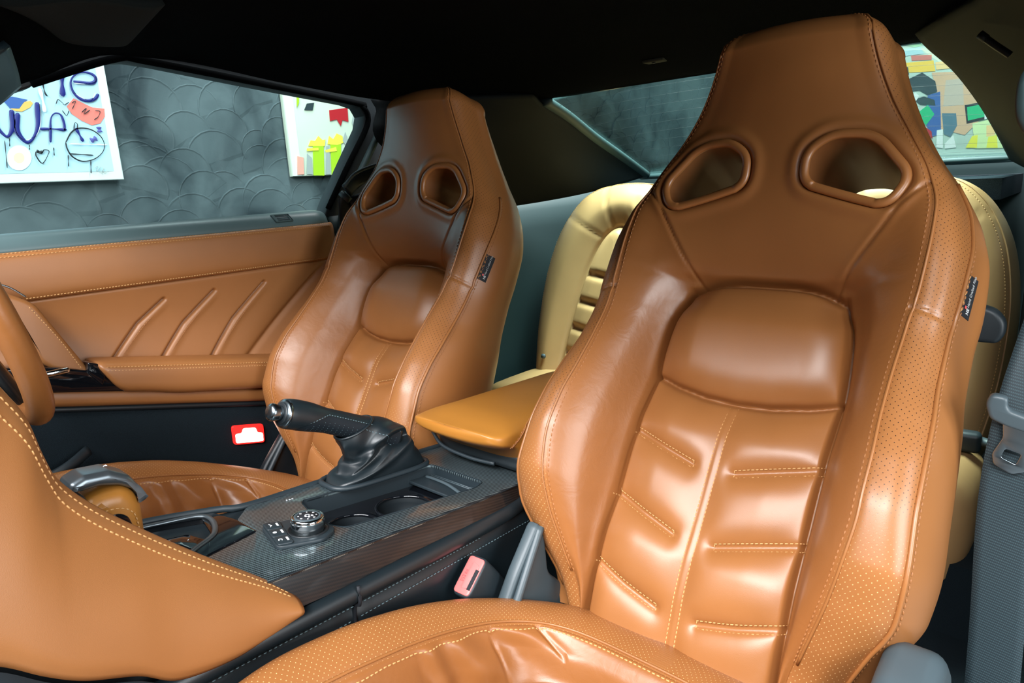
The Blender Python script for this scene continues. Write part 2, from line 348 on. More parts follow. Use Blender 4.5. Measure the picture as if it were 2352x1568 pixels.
ART1_P = [('red', [(0.806, 1.187), (0.831, 1.214), (0.858, 1.199), (0.882, 1.187), (0.92, 1.184), (0.917, 1.158), (0.899, 1.135), (0.871, 1.128), (0.843, 1.142), (0.817, 1.163)]), ('blue', [(0.629, 1.201), (0.657, 1.211), (0.698, 1.203), (0.683, 1.192), (0.671, 1.176), (0.646, 1.174)]), ('orange', [(0.646, 1.175), (0.67, 1.174), (0.688, 1.196), (0.705, 1.2), (0.711, 1.193), (0.701, 1.18), (0.676, 1.166), (0.658, 1.167)]), ('paper', [(0.676, 1.023), (0.673, 1.013), (0.667, 1.003), (0.66, 0.995), (0.652, 0.989), (0.643, 0.985), (0.634, 0.984), (0.626, 0.986), (0.618, 0.99), (0.613, 0.996), (0.609, 1.004), (0.607, 1.014), (0.608, 1.024), (0.611, 1.034), (0.616, 1.043), (0.623, 1.051), (0.631, 1.057), (0.64, 1.061), (0.649, 1.062), (0.657, 1.061), (0.665, 1.057), (0.671, 1.051), (0.675, 1.042), (0.676, 1.033)]), ('cream', [(0.656, 1.023), (0.655, 1.018), (0.652, 1.013), (0.648, 1.009), (0.643, 1.007), (0.638, 1.006), (0.634, 1.007), (0.63, 1.01), (0.628, 1.013), (0.626, 1.018), (0.627, 1.023), (0.628, 1.029), (0.631, 1.033), (0.635, 1.037), (0.64, 1.039), (0.645, 1.04), (0.649, 1.039), (0.653, 1.037), (0.655, 1.033), (0.657, 1.028)])]
ART2_P = [('lime', [(1.729, 1.067), (1.784, 1.071), (1.77, 0.934), (1.715, 0.936)]), ('lime', [(1.819, 1.074), (1.877, 1.085), (1.857, 0.93), (1.807, 0.931)]), ('yellow', [(1.706, 1.06), (1.721, 1.084), (1.742, 1.081), (1.761, 1.102), (1.78, 1.085), (1.795, 1.088), (1.789, 1.06)]), ('yellow', [(1.803, 1.067), (1.816, 1.103), (1.836, 1.089), (1.857, 1.114), (1.886, 1.103), (1.887, 1.074), (1.855, 1.064)]), ('crimson', [(1.831, 1.212), (1.929, 1.226), (1.926, 1.165), (1.895, 1.172), (1.883, 1.146), (1.865, 1.174), (1.829, 1.166)]), ('slate', [(1.706, 1.208), (1.722, 1.235), (1.759, 1.24), (1.747, 1.209)]), ('grey', [(1.902, 1.122), (1.921, 1.06), (1.915, 1.045), (1.884, 1.082)]), ('grey', [(1.965, 1.228), (1.979, 1.225), (1.953, 1.133), (1.943, 1.162)]), ('pink', [(1.645, 1.019), (1.675, 1.012), (1.669, 0.942), (1.636, 0.941)]), ('grey', [(1.693, 1.029), (1.715, 1.011), (1.71, 0.941), (1.681, 0.942)]), ('grey', [(1.793, 1.06), (1.811, 1.06), (1.799, 0.938), (1.777, 0.939)]), ('yellow', [(1.696, 1.05), (1.754, 1.053), (1.753, 1.041), (1.695, 1.039)]), ('yellow', [(1.785, 1.042), (1.845, 1.056), (1.847, 1.038), (1.79, 1.032)]), ('lime', [(1.678, 1.277), (1.69, 1.281), (1.684, 1.237), (1.671, 1.217)])]
ART3_P = [('mint', [(-0.537, 1.678), (-0.54, 1.666), (-0.551, 1.658), (-0.568, 1.654), (-0.589, 1.654), (-0.61, 1.66), (-0.629, 1.67), (-0.642, 1.683), (-0.647, 1.696), (-0.643, 1.708), (-0.632, 1.716), (-0.615, 1.72), (-0.594, 1.719), (-0.573, 1.713), (-0.554, 1.703), (-0.542, 1.691)]), ('mint', [(-0.815, 1.677), (-0.693, 1.645), (-0.66, 1.614), (-0.78, 1.625)]), ('sky', [(-0.693, 1.651), (-0.552, 1.649), (-0.525, 1.6), (-0.659, 1.601)]), ('sky', [(-0.458, 1.646), (-0.386, 1.616), (-0.3, 1.547), (-0.427, 1.56)]), ('rose', [(-0.696, 1.6), (-0.659, 1.607), (-0.662, 1.562), (-0.693, 1.56)]), ('rose', [(-0.609, 1.6), (-0.476, 1.586), (-0.474, 1.551), (-0.601, 1.563)]), ('amber', [(-0.731, 1.559), (-0.462, 1.546), (-0.444, 1.47), (-0.713, 1.491)]), ('apricot', [(-0.449, 1.531), (-0.243, 1.526), (-0.205, 1.471), (-0.439, 1.479)]), ('peach', [(-0.467, 1.464), (-0.152, 1.433), (-0.041, 1.223), (-0.227, 1.013), (-0.377, 1.065), (-0.404, 1.263)]), ('tan', [(-0.374, 1.4), (-0.271, 1.4), (-0.25, 1.22), (-0.377, 1.221)]), ('blue', [(-0.479, 1.31), (-0.403, 1.327), (-0.374, 1.032), (-0.433, 1.016), (-0.49, 1.141)]), ('slate', [(-0.628, 1.433), (-0.527, 1.472), (-0.439, 1.402), (-0.421, 1.329), (-0.479, 1.31), (-0.536, 1.35), (-0.628, 1.347)]), ('slate', [(-0.568, 1.288), (-0.503, 1.306), (-0.434, 1.273), (-0.425, 1.233), (-0.523, 1.25)]), ('slate', [(-0.665, 1.517), (-0.622, 1.524), (-0.612, 1.47), (-0.656, 1.47)]), ('paper', [(-0.607, 1.312), (-0.56, 1.339), (-0.533, 1.31), (-0.561, 1.267), (-0.538, 1.212)]), ('green', [(-0.537, 1.192), (-0.474, 1.244), (-0.427, 1.174), (-0.475, 1.1)]), ('denim', [(-0.38, 1.176), (-0.292, 1.167), (-0.279, 1.082), (-0.313, 1.007), (-0.356, 1.03)]), ('paper', [(-0.403, 1.06), (-0.365, 1.064), (-0.354, 0.931), (-0.397, 0.941)]), ('paper', [(-0.345, 0.963), (-0.297, 1.019), (-0.272, 0.932), (-0.342, 0.927)]), ('ink', [(-0.244, 1.217), (-0.022, 1.239), (-0.001, 1.129), (-0.222, 1.09)]), ('green', [(-0.229, 1.202), (-0.031, 1.225), (-0.013, 1.146), (-0.216, 1.109)]), ('lemon', [(-0.188, 1.087), (-0.011, 1.12), (0.025, 0.908), (-0.157, 0.917)]), ('yellow', [(-0.214, 0.925), (-0.181, 1.003), (-0.148, 1.007), (-0.146, 0.92)]), ('apricot', [(-0.103, 1.067), (-0.054, 1.068), (-0.048, 0.999), (-0.096, 0.99)]), ('yellow', [(-0.085, 0.989), (-0.037, 0.998), (-0.024, 0.911), (-0.09, 0.916)]), ('red', [(0.008, 0.975), (0.047, 1.01), (0.072, 0.917), (0.024, 0.914)]), ('blue', [(-0.01, 1.108), (0.029, 1.092), (0.053, 1.009), (0.007, 0.988)]), ('paper', [(-0.139, 1.345), (-0.12, 1.343), (-0.104, 1.111), (-0.118, 1.109)]), ('paper', [(-0.089, 1.278), (-0.081, 1.277), (-0.077, 1.114), (-0.088, 1.112)]), ('amber', [(-0.713, 1.484), (-0.632, 1.486), (-0.627, 1.42), (-0.691, 1.441)]), ('crimson', [(-0.474, 1.086), (-0.436, 1.056), (-0.425, 1.003), (-0.458, 1.032)]), ('rose', [(-1.053, 1.68), (-0.92, 1.693), (-0.895, 1.508), (-1.028, 1.485)]), ('blue', [(-1.125, 1.483), (-0.974, 1.491), (-0.926, 1.251), (-1.083, 1.225)]), ('amber', [(-0.918, 1.443), (-0.801, 1.455), (-0.762, 1.262), (-0.879, 1.247)]), ('green', [(-0.782, 1.168), (-0.656, 1.21), (-0.602, 0.982), (-0.749, 0.965)]), ('mint', [(-1.094, 1.162), (-0.862, 1.176), (-0.822, 0.97), (-1.07, 0.98)]), ('paper', [(0.021, 1.458), (0.181, 1.469), (0.234, 1.192), (0.058, 1.175)]), ('amber', [(0.095, 1.116), (0.265, 1.129), (0.289, 0.899), (0.105, 0.906)])]
def wallmat(name, c0, c1, sc, rough=.6):
    m = mat(name, c0, rough, spec=.35); q = NB(m)
    mr = q.n('ShaderNodeMapRange'); q.l(q.noise(sc, 5, dist=.6), mr.inputs[0]); mr.inputs[1].default_value = .34; mr.inputs[2].default_value = .66
    q.l(q.mix(mr.outputs[0], c0, c1), q.b.inputs['Base Color']); q.l(q.bump(q.noise(120, 3), .15, .003), q.b.inputs['Normal']); return m
M_['stucco'] = wallmat('dark_trowelled_plaster', (.020, .032, .040), (.125, .165, .18), 3.2, .5)
M_['room'] = mat('pale_room_paint', (.55, .58, .58), .8)
M_['floor_room'] = mat('showroom_floor', (.20, .21, .21), .3)
def slab(name, lo, hi, m, kind='structure', parent=None):
    c = [(a+b)/2 for a, b in zip(lo, hi)]; return bbox(name, c, [b-a for a, b in zip(lo, hi)], m, parent, r=0, kind=kind)
wl = slab('wall_left', (-2.15, -4, -.4), (-2.0, 6.2, 3.0), M_['stucco'])
slab('wall_back', (-2.0, 6.0, -.4), (4.2, 6.15, 3.0), M_['stucco'])
slab('floor', (-2.15, -4, -.5), (4.2, 6.15, -.4), M_['floor_room'])
slab('ceiling', (-2.15, -4, 3.0), (4.2, 6.15, 3.1), M_['room'])
def scales():
    V = []; F = []; r_ = random.Random(3); k = 22
    y = .2
    pts = []
    for iy in range(46):
        for iz in range(14):
            pts.append((.1 + iy*.125 + r_.uniform(-.05, .05), .35 + iz*.105 + r_.uniform(-.04, .04)))
    pts.sort(key=lambda p: -p[1])
    for (y, z) in pts:
        R = r_.uniform(.075, .125); b = len(V); tilt = r_.uniform(.003, .009); ph = r_.uniform(-.6, .6); V.append((-1.9975, y, z))
        for rr, lip in ((.93, 0), (.975, .0019), (1.0, .0012), (1.01, None)):
            for i in range(k):
                t = 2*math.pi*i/k; u = max(0, math.sin(t+ph)); x = -2.003 if lip is None else -2.0 + tilt*(.45+.55*math.sin(t+ph))*rr + lip*u - (.004 if math.sin(t+ph) < -.2 else 0)
                V.append((x, y+R*rr*math.cos(t), z+R*rr*math.sin(t)))
        for i in range(k):
            F.append((b, b+1+i, b+1+(i+1) % k))
            for q in range(3): F.append((b+1+q*k+i, b+1+(q+1)*k+i, b+1+(q+1)*k+(i+1) % k, b+1+q*k+(i+1) % k))
    link('trowel_scale', npmesh('trowel_scale', V, F, smooth=False), M_['stucco'], wl, 'stuff')
scales()
PC = dict(navy=(.012, .018, .20), ink=(.008, .012, .02), paper=(.86, .92, .92), violet=(.10, .10, .38), grey=(.42, .48, .46), red=(.90, .22, .18), blue=(.05, .13, .42), orange=(1, .52, .13), cream=(1, .90, .50),
          lime=(.45, .75, .03), yellow=(.95, .88, .10), crimson=(.55, .02, .03), slate=(.03, .05, .06), pink=(.92, .45, .36), mint=(.50, .85, .55), sky=(.45, .68, .75), rose=(.70, .20, .17), amber=(1, .62, .08), apricot=(1, .66, .30),
          peach=(.76, .47, .30), tan=(.62, .50, .42), green=(.02, .52, .22), denim=(.10, .20, .28), lemon=(.74, .90, .48))
PM = {k: mat('paint_'+k, v, .45) for k, v in PC.items()}
def patch(i, c, pts, M, parent, top):
    plate('paint_patch', pts, .0015, PM[c], parent, M=M @ Matrix.Translation((0, 0, top + .00022*i)), smooth=False)
def stroke(c, w, pts, M, parent, top):
    q = spline(pts, max(12, len(pts)*7)); T = np.gradient(q, axis=0); T /= np.linalg.norm(T, axis=1, keepdims=True)+1e-9
    Nn = np.stack([-T[:, 1], T[:, 0]], 1); ww = w/2*(.85+.3*np.sin(np.linspace(0, 9, len(q))))[:, None]
    ww[0] *= .5; ww[-1] *= .5
    a, b = q+Nn*ww, q-Nn*ww; n = len(q); V = []
    for z, k in ((top, 1.), (top+.0012, .8)):
        for p in (q+(a-q)*k, q+(b-q)*k): V += [tuple(M @ Vector((x, y, z))) for x, y in p]
    F = [(2*n+i, 3*n+i, 3*n+i+1, 2*n+i+1) for i in range(n-1)] + [(i, 2*n+i, 2*n+i+1, i+1) for i in range(n-1)] + [(n+i, n+i+1, 3*n+i+1, 3*n+i) for i in range(n-1)]
    link('paint_stroke', npmesh('paint_stroke', V, F), PM[c], parent)
# canvases: left wall (two) and the long mural on the back wall
def canvas(name, label, y0, y1, z0, z1, x, col, border, Mf):
    r = empty(name, (x, y0, z0) if name != 'mural' else (y0, x, z0), label, 'painting')
    M = Mf(x)
    th = .026
    plate('canvas', [(y0, z0), (y1, z0), (y1, z1), (y0, z1)], th, PM['paper'] if border else mat('canvas_'+name, col, .6), r, M=M, bevel=.004)
    if border:
        plate('painted_field', [(y0+border, z0+border), (y1-border, z0+border), (y1-border, z1-border), (y0+border, z1-border)], .001, mat('painted_field_'+name, col, .55), r, M=M @ Matrix.Translation((0, 0, .001)))
    return r, M
r1, m1 = canvas('painting', 'pale blue canvas with navy loops and a red blob in a white border', -.25, .945, .945, 1.75, -1.955, (.50, .74, .86), .030, M_YZ)
for i, (c, p) in enumerate(ART1_P): patch(i, c, p, m1, r1, .003)
for c, w, p in ART1_S: stroke(c, w*1.15, p, m1, r1, .007)
r2, m2 = canvas('painting', 'pale canvas with lime drips and a red patch, near window rear edge', 1.615, 2.45, .935, 1.65, -1.96, (.70, .80, .66), .0, M_YZ)
plate('canvas_border', [(1.617, .937), (1.66, .937), (1.66, 1.648), (1.617, 1.648)], .001, PM['paper'], r2, M=m2 @ Matrix.Translation((0, 0, .0012)))
for i, (c, p) in enumerate(ART2_P): patch(i, c, p, m2, r2, .004)
r3, m3 = canvas('mural', 'large graffiti mural of bright patches seen through the rear window', -1.85, 1.5, .45, 2.4, 5.94, (.55, .68, .62), .0, M_XZ)
for i, (c, p) in enumerate(ART3_P): patch(i, c, p, m3, r3, .003)

# ------------------------------------------------------------------ car shell
ZE = ([.0, .2, .397, .547, .62, .9, 1.12, 1.3, 1.45, 1.6], [.92, 1.005, 1.086, 1.142, 1.142, 1.108, 1.082, 1.072, 1.066, 1.05])   # roof edge height along the car
ZC = ([.0, .2, .4, .9, 1.2, 1.45, 1.6], [1.03, 1.10, 1.155, 1.155, 1.125, 1.074, 1.06])
def roof():
    ys = np.linspace(.16, 1.47, 60); xs = np.linspace(-1, 1, 41); P = np.zeros((60, 41, 3))
    W = tab(ys, [0, .6, 1.1, 1.47], [.74, .745, .70, .56]); e, c = tab(ys, *ZE), tab(ys, *ZC)
    for i in range(60):
        P[i, :, 0] = xs*W[i]; P[i, :, 1] = ys[i]; P[i, :, 2] = e[i] + (c[i]-e[i])*(1-np.abs(xs)**3)
    top = P.copy(); top[..., 2] += .05
    V = np.concatenate([P.reshape(-1, 3), top.reshape(-1, 3)]); f = gridF(60, 41); n = 60*41
    F = [tuple(q) for q in f[:, ::-1]] + [tuple(q+n) for q in f]
    for i in range(59): F += [(i*41, (i+1)*41, n+(i+1)*41, n+i*41), (i*41+40, n+i*41+40, n+(i+1)*41+40, (i+1)*41+40)]
    for j in range(40): F += [(j, n+j, n+j+1, j+1), (59*41+j, 59*41+j+1, n+59*41+j+1, n+59*41+j)]
    link('ceiling', npmesh('ceiling', V, F), M_['headliner'], None, 'structure')
roof()
# side frame of the driver's side with the window opening (y, z)
WIN = [(.10, .812), (.10, .93), (.20, .985), (.348, 1.059), (.397, 1.077), (.405, 1.083), (.547, 1.134), (.575, 1.137), (.62, 1.134), (.85, 1.106), (1.085, 1.079), (1.115, 1.071), (1.128, 1.050), (1.118, 1.02), (1.055, .93), (.99, .835), (.978, .812)]
OUT = [(.02, -.05), (.02, .96), (.2, 1.06), (.4, 1.14), (.55, 1.19), (.65, 1.195), (1.1, 1.15), (1.5, 1.10), (1.5, .80), (1.34, -.05)]
fr = plate('trim_1', OUT, .05, M_['plastic_dk'], None, M=M_YZ(-.765), holes=[WIN], bevel=.004, kind='structure')
sealp = spline([(-.762, y, z) for y, z in [(.40, 1.083), (.548, 1.138), (.62, 1.137), (1.09, 1.082), (1.120, 1.073), (1.135, 1.050), (1.122, 1.015), (1.055, .925), (.985, .825)]], 90)
tube('window_seal', sealp, .007, M_['headliner'], fr, up=(1, 0, 0))
tube('window_seal', spline([(-.742, y, z) for y, z in [(1.165, 1.075), (1.165, 1.05), (1.150, 1.01), (1.09, .925), (1.012, .815), (1.0, .6), (1.0, .3)]], 70), .009, M_['soft_blk'], fr, up=(1, 0, 0))
def patchgrid(A, B, n, m, bulge=0., bdir=(0, 0, 1)):
    A, B = spline(A, n), spline(B, n); t = np.linspace(0, 1, m)
    G = A[:, None]*(1-t)[None, :, None] + B[:, None]*t[None, :, None]
    return G + (np.asarray(bdir)*bulge)[None, None]*np.sin(math.pi*t)[None, :, None]
def solid(name, G, depth, m, parent=None, kind=None, label=None, flip=False):
    """grid surface with a real thickness along -normal"""
    n, w = G.shape[:2]; V = G.reshape(-1, 3); F = gridF(n, w)
    N = vnormals(V, F); 
    if flip: F = F[:, ::-1]; N = -N
    B = V - N*depth; k = len(V); FF = [tuple(f) for f in F] + [tuple(f[::-1]+k) for f in F]
    e = list(range(w)) + [i*w+w-1 for i in range(1, n)] + [(n-1)*w+j for j in range(w-2, -1, -1)] + [i*w for i in range(n-2, 0, -1)]
    e += e[:1]; fl = [(a, a+k, b+k, b) if not flip else (b, b+k, a+k, a) for a, b in zip(e[:-1], e[1:])]
    return link(name, npmesh(name, np.vstack([V, B]), FF+fl), m, parent, kind, label)
mir = lambda pts: [(-x, y, z) for x, y, z in pts]
# rear roof pillars: inner edge runs along the rear glass
PIN = [(.43, 1.40, 1.085), (.44, 1.45, 1.064), (.462, 1.58, 1.030), (.483, 1.73, .978), (.497, 1.90, .920), (.508, 2.06, .862)]
POUT = [(.735, .86, 1.085), (.725, .98, 1.06), (.715, 1.10, 1.0), (.705, 1.20, .94), (.70, 1.32, .86), (.69, 1.46, .795)]
for sgn, nm, mt in ((1, 'trim_2', 'pillar'), (-1, 'trim_3', 'matte_blk')):
    a, b = (PIN, POUT) if sgn > 0 else (mir(PIN), mir([(.745, 1.14, 1.092), (.74, 1.15, 1.06), (.735, 1.13, 1.0), (.725, 1.2, .94), (.71, 1.32, .86), (.69, 1.46, .795)]))
    solid(nm, patchgrid(a, b, 40, 24, -.002 if sgn > 0 else .05, (1, 0, -.1)), .012, M_[mt], None, 'structure', flip=sgn < 0)
tube('trim_4', spline(mir([(x-.004, y, z+.002) for x, y, z in PIN[1:]]), 50), .020, M_['soft_blk'], None, seg=14, r2=.014, kind='structure')
tube('trim_5', spline([(x+.002, y, z) for x, y, z in PIN[1:]], 50), .006, M_['pillar'], None, seg=10, kind='structure')
# rear quarter side panels beside the rear seats
def quarter(s, nm):
    ys = np.linspace(.98, 2.14, 50); zt = [.05, .25, .45, .62, .72, .77, .795, .806, .812]; G = np.zeros((50, 9, 3))
    for i, y in enumerate(ys):
        bx = tab(y, [.98, 1.3, 1.6, 2.14], [.74, .715, .665, .56]); xs = np.array([bx-.02, bx, bx, bx, bx+.004, bx+.012, bx+.026, bx+.045, bx+.10])
        G[i, :, 0] = s*xs; G[i, :, 1] = y; G[i, :, 2] = np.array(zt) + .01*smoothstep(1.4, 2.1, y)
    solid(nm, G, .01, M_['quarter'], None, 'structure', flip=s > 0)
quarter(-1, 'trim_6'); quarter(1, 'trim_7')
slab('trim_8', (-.52, 1.80, .775), (.52, 2.16, .820), M_['carpet'])        # parcel shelf
slab('trim_15', (-.74, 2.15, .3), (.74, 2.20, .866), M_['quarter'])
bbox('trim_9', (0, 2.075, .858), (1.06, .035, .018), M_['soft_blk'], r=.008, kind='structure')   # lower frame of the rear window
# rear window: sloping glass with heater wires
RG = np.array([[(-.445, 1.455, 1.070), (-.22, 1.445, 1.082), (0, 1.442, 1.085), (.22, 1.445, 1.082), (.445, 1.455, 1.070)], [(-.49, 1.74, .985), (-.25, 1.755, .997), (0, 1.76, 1.0), (.25, 1.755, .997), (.49, 1.74, .985)], [(-.515, 2.07, .868), (-.25, 2.09, .872), (0, 2.10, .873), (.25, 2.09, .872), (.515, 2.07, .868)]])
def bez(G, n, m):
    A = np.stack([spline(G[:, j], n) for j in range(G.shape[1])], 1); return np.stack([spline(A[i], m) for i in range(n)], 0)
gg = bez(RG, 24, 30)
M_['rear_glass'] = bpy.data.materials.new('tinted_rear_glass'); glass(M_['rear_glass'], (.74, .88, .86), .16)
w2 = solid('window_2', gg, .004, M_['rear_glass'], None, 'structure')
for i in range(2, 23, 2):
    tube('heater_wire', gg[i] + [0, -.001, -.0015], .00025, M_['plastic_dk'], w2, seg=5)
# carpeted car floor, tunnel side and rear seat base
slab('trim_10', (-.76, -.05, -.02), (.76, 1.35, .03), M_['carpet'])
slab('trim_11', (-.64, 1.30, -.02), (.64, 2.2, .17), M_['carpet'])
slab('trim_12', (.70, .1, -.05), (.78, 1.05, .10), M_['plastic_dk'])
# fabric slot of the rear pillar lamp, lamp on the headliner, sun visor
t = empty('coat_hook', (-.044, 1.343, 1.09), 'small grey hook plate on the black headliner', 'hook')
zc = 1.098
bbox('hook_plate', (-.044, 1.343, zc), (.05, .030, .010), M_['pillar'], t, r=.004)
bbox('hook_slot', (-.044, 1.335, zc-.006), (.006, .006, .003), M_['plastic_dk'], t, r=.001)
v = empty('sun_visor', (-.42, .38, 1.11), 'black cloth sun visor folded up above the steering wheel', 'sun visor')
qv = [(-.27, .245), (-.505, .375), (-.575, .51), (-.33, .47)]; G = np.zeros((16, 16, 3))
for i in range(16):
    for j in range(16):
        u, w_ = i/15, j/15; p = [(1-u)*(1-w_)*qv[0][k] + u*(1-w_)*qv[1][k] + u*w_*qv[2][k] + (1-u)*w_*qv[3][k] for k in (0, 1)]
        e_, c_ = tab(p[1], *ZE), tab(p[1], *ZC); G[i, j] = (p[0], p[1], e_+(c_-e_)*(1-abs(p[0]/.745)**3)-.022+.010*(2*abs(w_-.5))**6)
solid('visor_panel', G, .012, fabric('visor_cloth', (.0075, .011, .011), 1500, .95), v, flip=True)
apA = [(-.43, .17, 1.050), (-.56, .21, 1.035), (-.665, .24, 1.01)]; apB = [(-.475, .300, 1.099), (-.60, .335, 1.088), (-.690, .358, 1.074)]
solid('trim_14', patchgrid(apA, apB, 20, 14, -.014, (0, 0, 1)), .01, mat('satin_black_pillar', (.02, .035, .045), .30), None, 'structure')
# ------------------------------------------------------------------ front seats (built once in seat coordinates, then copied)
# backrest coordinates: a = sideways, h = up along the back, d = towards the occupant; origin between the two belt openings
HB = [.195, .15, .10, .05, .0, -.05, -.10, -.15, -.20, -.25, -.30, -.35, -.40, -.45, -.50, -.55, -.60, -.64]
FA = [.092, .105, .126, .154, .180, .195, .197, .196, .192, .191, .192, .195, .195, .189, .177, .160, .143, .135]
FD = [.058, .036, .016, .006, .006, .018, .024, .027, .034, .051, .070, .088, .097, .094, .075, .045, .014, .002]
PA = [.112, .125, .146, .174, .207, .228, .236, .235, .232, .233, .238, .241, .243, .245, .240, .215, .190, .175]
PD_ = [-.003, -.020, -.035, -.047, -.044, -.030, -.013, -.003, .005, .022, .046, .068, .080, .081, .063, .030, -.012, -.035]
HC = [.195, .15, .10, .05, .0, -.05, -.10, -.125, -.14, -.16, -.20, -.28, -.32, -.36, -.40, -.44, -.48, -.52, -.56, -.60, -.64]
DC = [.064, .052, .036, .022, .010, -.004, -.024, -.038, -.052, -.054, -.046, -.040, -.028, -.014, -.008, -.004, .002, .008, .009, .005, .0]
BK = ([.195, .10, .0, -.10, -.20, -.40, -.52, -.64], [-.034, -.082, -.108, -.118, -.116, -.112, -.085, -.045])
EYE = [tuple(p) for p in rounded([(.036, .033), (.066, .0550), (.119, .0550), (.169, -.004), (.149, -.046), (.036, -.010)], .026, 7)]
DIAG = [(.200, .004), (.160, -.040), (.133, -.083), (.107, -.122), (.088, -.150)]
PADB = [(-.130, -.2845), (-.09, -.297), (-.045, -.3055), (0, -.308), (.045, -.3055), (.09, -.297), (.130, -.2845)]
CREASE = [[(.129, -.369), (.072, -.386), (.028, -.3985)], [(.130, -.4600), (.073, -.478), (.028, -.4925)], [(.129, -.554), (.075, -.573), (.028, -.586)]]
def padtop(a): return -.1345 - .016*(np.abs(a)/.10)**3.2
def build_backrest():
    hm = np.linspace(-.64, .178, 330); nc = 18; ph = np.linspace(0, math.pi/2, nc + 1)[1:]
    H = np.r_[hm, np.full(nc, .178)]; sc = np.r_[np.ones(len(hm)), np.cos(ph)**.62]; Hout = np.r_[hm, .178 + .041*np.sin(ph)]
    Hc = np.minimum(H, .178)
    aF, dF, aP, dP, dc, bk = tab(Hc, HB, FA), tab(Hc, HB, FD), tab(Hc, HB, PA), tab(Hc, HB, PD_), tab(Hc, HC, DC), tab(Hc, *BK)
    lo = smoothstep(-.105, -.165, Hc)
    aI_lo = tab(Hc, [-.64, -.56, -.48, -.36, -.28, -.22, -.19, -.16, -.14], [.127, .1275, .127, .128, .128, .1245, .120, .108, .104])
    a2 = aI_lo*lo + np.minimum(.108, .6*aF)*(1-lo)
    up = lambda a: dc + (dF-dc)*(a/aF)**2
    d2 = (dc+.003)*lo + up(a2)*(1-lo)
    a1 = a2*.55; d1 = (dc+.001)*lo + up(a1)*(1-lo)
    a3 = a2 + .52*(aF-a2); d3 = (d2 + .60*(dF-d2) + .006)*lo + up(a3)*(1-lo)
    bul = .006 + .012*smoothstep(.02, -.18, Hc)
    a5 = (aF+aP)/2 + .004; d5 = (dF+dP)/2 + .010
    a7 = aP + bul; d7 = dP*.5 + bk*.5 + .01*smoothstep(-.1, -.3, Hc)
    a8 = aP - .006; d8 = bk
    a9 = aP*.6; d9 = bk - .022; a10 = 0*aP; d10 = bk - .03
    cols = [(a1*0, dc), (a1, d1), (a2, d2), (a3, d3), (aF, dF), (a5, d5), (aP, dP), (a7, d7), (a8, d8), (a9, d9), (a10, d10)]
    K = np.stack([np.stack(c, -1) for c in cols], 1)                       # rows, 11, 2
    ns = [30, 24, 16, 18, 7, 7, 7, 8, 4, 4]
    segs = []; cidx = [0]
    Kx = np.concatenate([K[:, 1:2]*np.array([-1, 1]), K, K[:, 9:10]*np.array([-1, 1])], 1)
    for s in range(10):
        p0, p1, p2, p3 = (Kx[:, s+q] for q in range(4))
        for t in np.linspace(0, 1, ns[s], endpoint=False):
            m1 = (p2-p0)*.5; m2 = (p3-p1)*.5
            L = np.linalg.norm(p2-p1, axis=-1, keepdims=True)
            for m in (m1, m2): pass
            n1 = np.linalg.norm(m1, axis=-1, keepdims=True)+1e-9; n2 = np.linalg.norm(m2, axis=-1, keepdims=True)+1e-9
            m1 = m1/n1*np.minimum(n1, L*1.1); m2 = m2/n2*np.minimum(n2, L*1.1)
            segs.append((2*t**3-3*t**2+1)*p1 + (t**3-2*t**2+t)*m1 + (-2*t**3+3*t**2)*p2 + (t**3-t**2)*m2)
        cidx.append(len(segs))
    segs.append(K[:, 10]); half = np.stack(segs, 1)                         # rows, m, 2
    m = half.shape[1]
    # displacement of the front (puffs, seams) on the half section
    A = half[..., 0]; Hh = np.repeat(Hout[:, None], m, 1); D = half[..., 1].copy()
    ci = np.arange(m)[None, :]; front = (ci <= cidx[4]).astype(float)*np.ones_like(A)
    c2 = cidx[2]
    inpad = (ci <= c2) & (Hh < padtop(A)) & (Hh > np.interp(A, [p[0] for p in PADB], [p[1] for p in PADB]))
    inins = (ci <= c2) & (Hh <= np.interp(A, [p[0] for p in PADB], [p[1] for p in PADB]))
    pt = [(x, padtop(x)) for x in np.linspace(-.106, .106, 21)]
    ins_e = list(zip(tab(np.linspace(-.64, -.15, 30), hm, a2[:330]), np.linspace(-.64, -.15, 30)))
    sat = lambda d, w_, p_: 1-np.exp(-(d/w_)**p_)
    dB = dist_poly(A, Hh, PADB); dT = dist_poly(A, Hh, pt); dE = dist_poly(A, Hh, ins_e)
    D += inpad*.031*sat(dB, .018, 1.0)*sat(dT, .013, 1.0)*sat(dE, .015, 1.0)
    rid = dist_poly(A, Hh, [(0, -.311), (0, -.66)]); dcr = np.full(A.shape, 1e9); pf = sat(dB, .016, 1.3)*sat(dE, .016, 1.3)*(.35+.65*sat(np.maximum(rid-.004, 0), .017, 1.3))
    for cr in CREASE:
        dk = dist_poly(A, Hh, cr); dcr = np.minimum(dcr, dk); pf = pf*(.25+.75*sat(dk, .017, 1.4))
    D += inins*(.0145*pf)
    D += inins*(-.0026*np.exp(-(dcr/.0050)**2) + .0012*np.exp(-(rid/.0042)**4))
    we = smoothstep(-.13, -.16, Hh)
    D -= front*np.maximum(we*.017*np.exp(-(dE/.0034)**2), .014*np.exp(-(dT/.0045)**2)*(Hh > -.2))
    D -= (ci <= c2)*.0085*np.exp(-(dist_poly(A, Hh, PADB)/.0036)**2)*1.0
    dd = dist_poly(A, Hh, DIAG); D -= front*.0028*np.exp(-(dd/.0018)**2)
    D += front*.0004*np.exp(-((dd-.006)/.004)**2)
    dl = np.abs(ci - cidx[4])*np.ones_like(A)
    # eyelet surround: slightly dished
    ep = EYE + EYE[:1]; de = dist_poly(A, Hh, ep); ine = inside(A, Hh, EYE)
    D -= front*np.where(ine, 0, .004*np.exp(-(de/.004)**2)) - front*np.where(ine, 0, .003*np.exp(-((de-.011)/.008)**2))
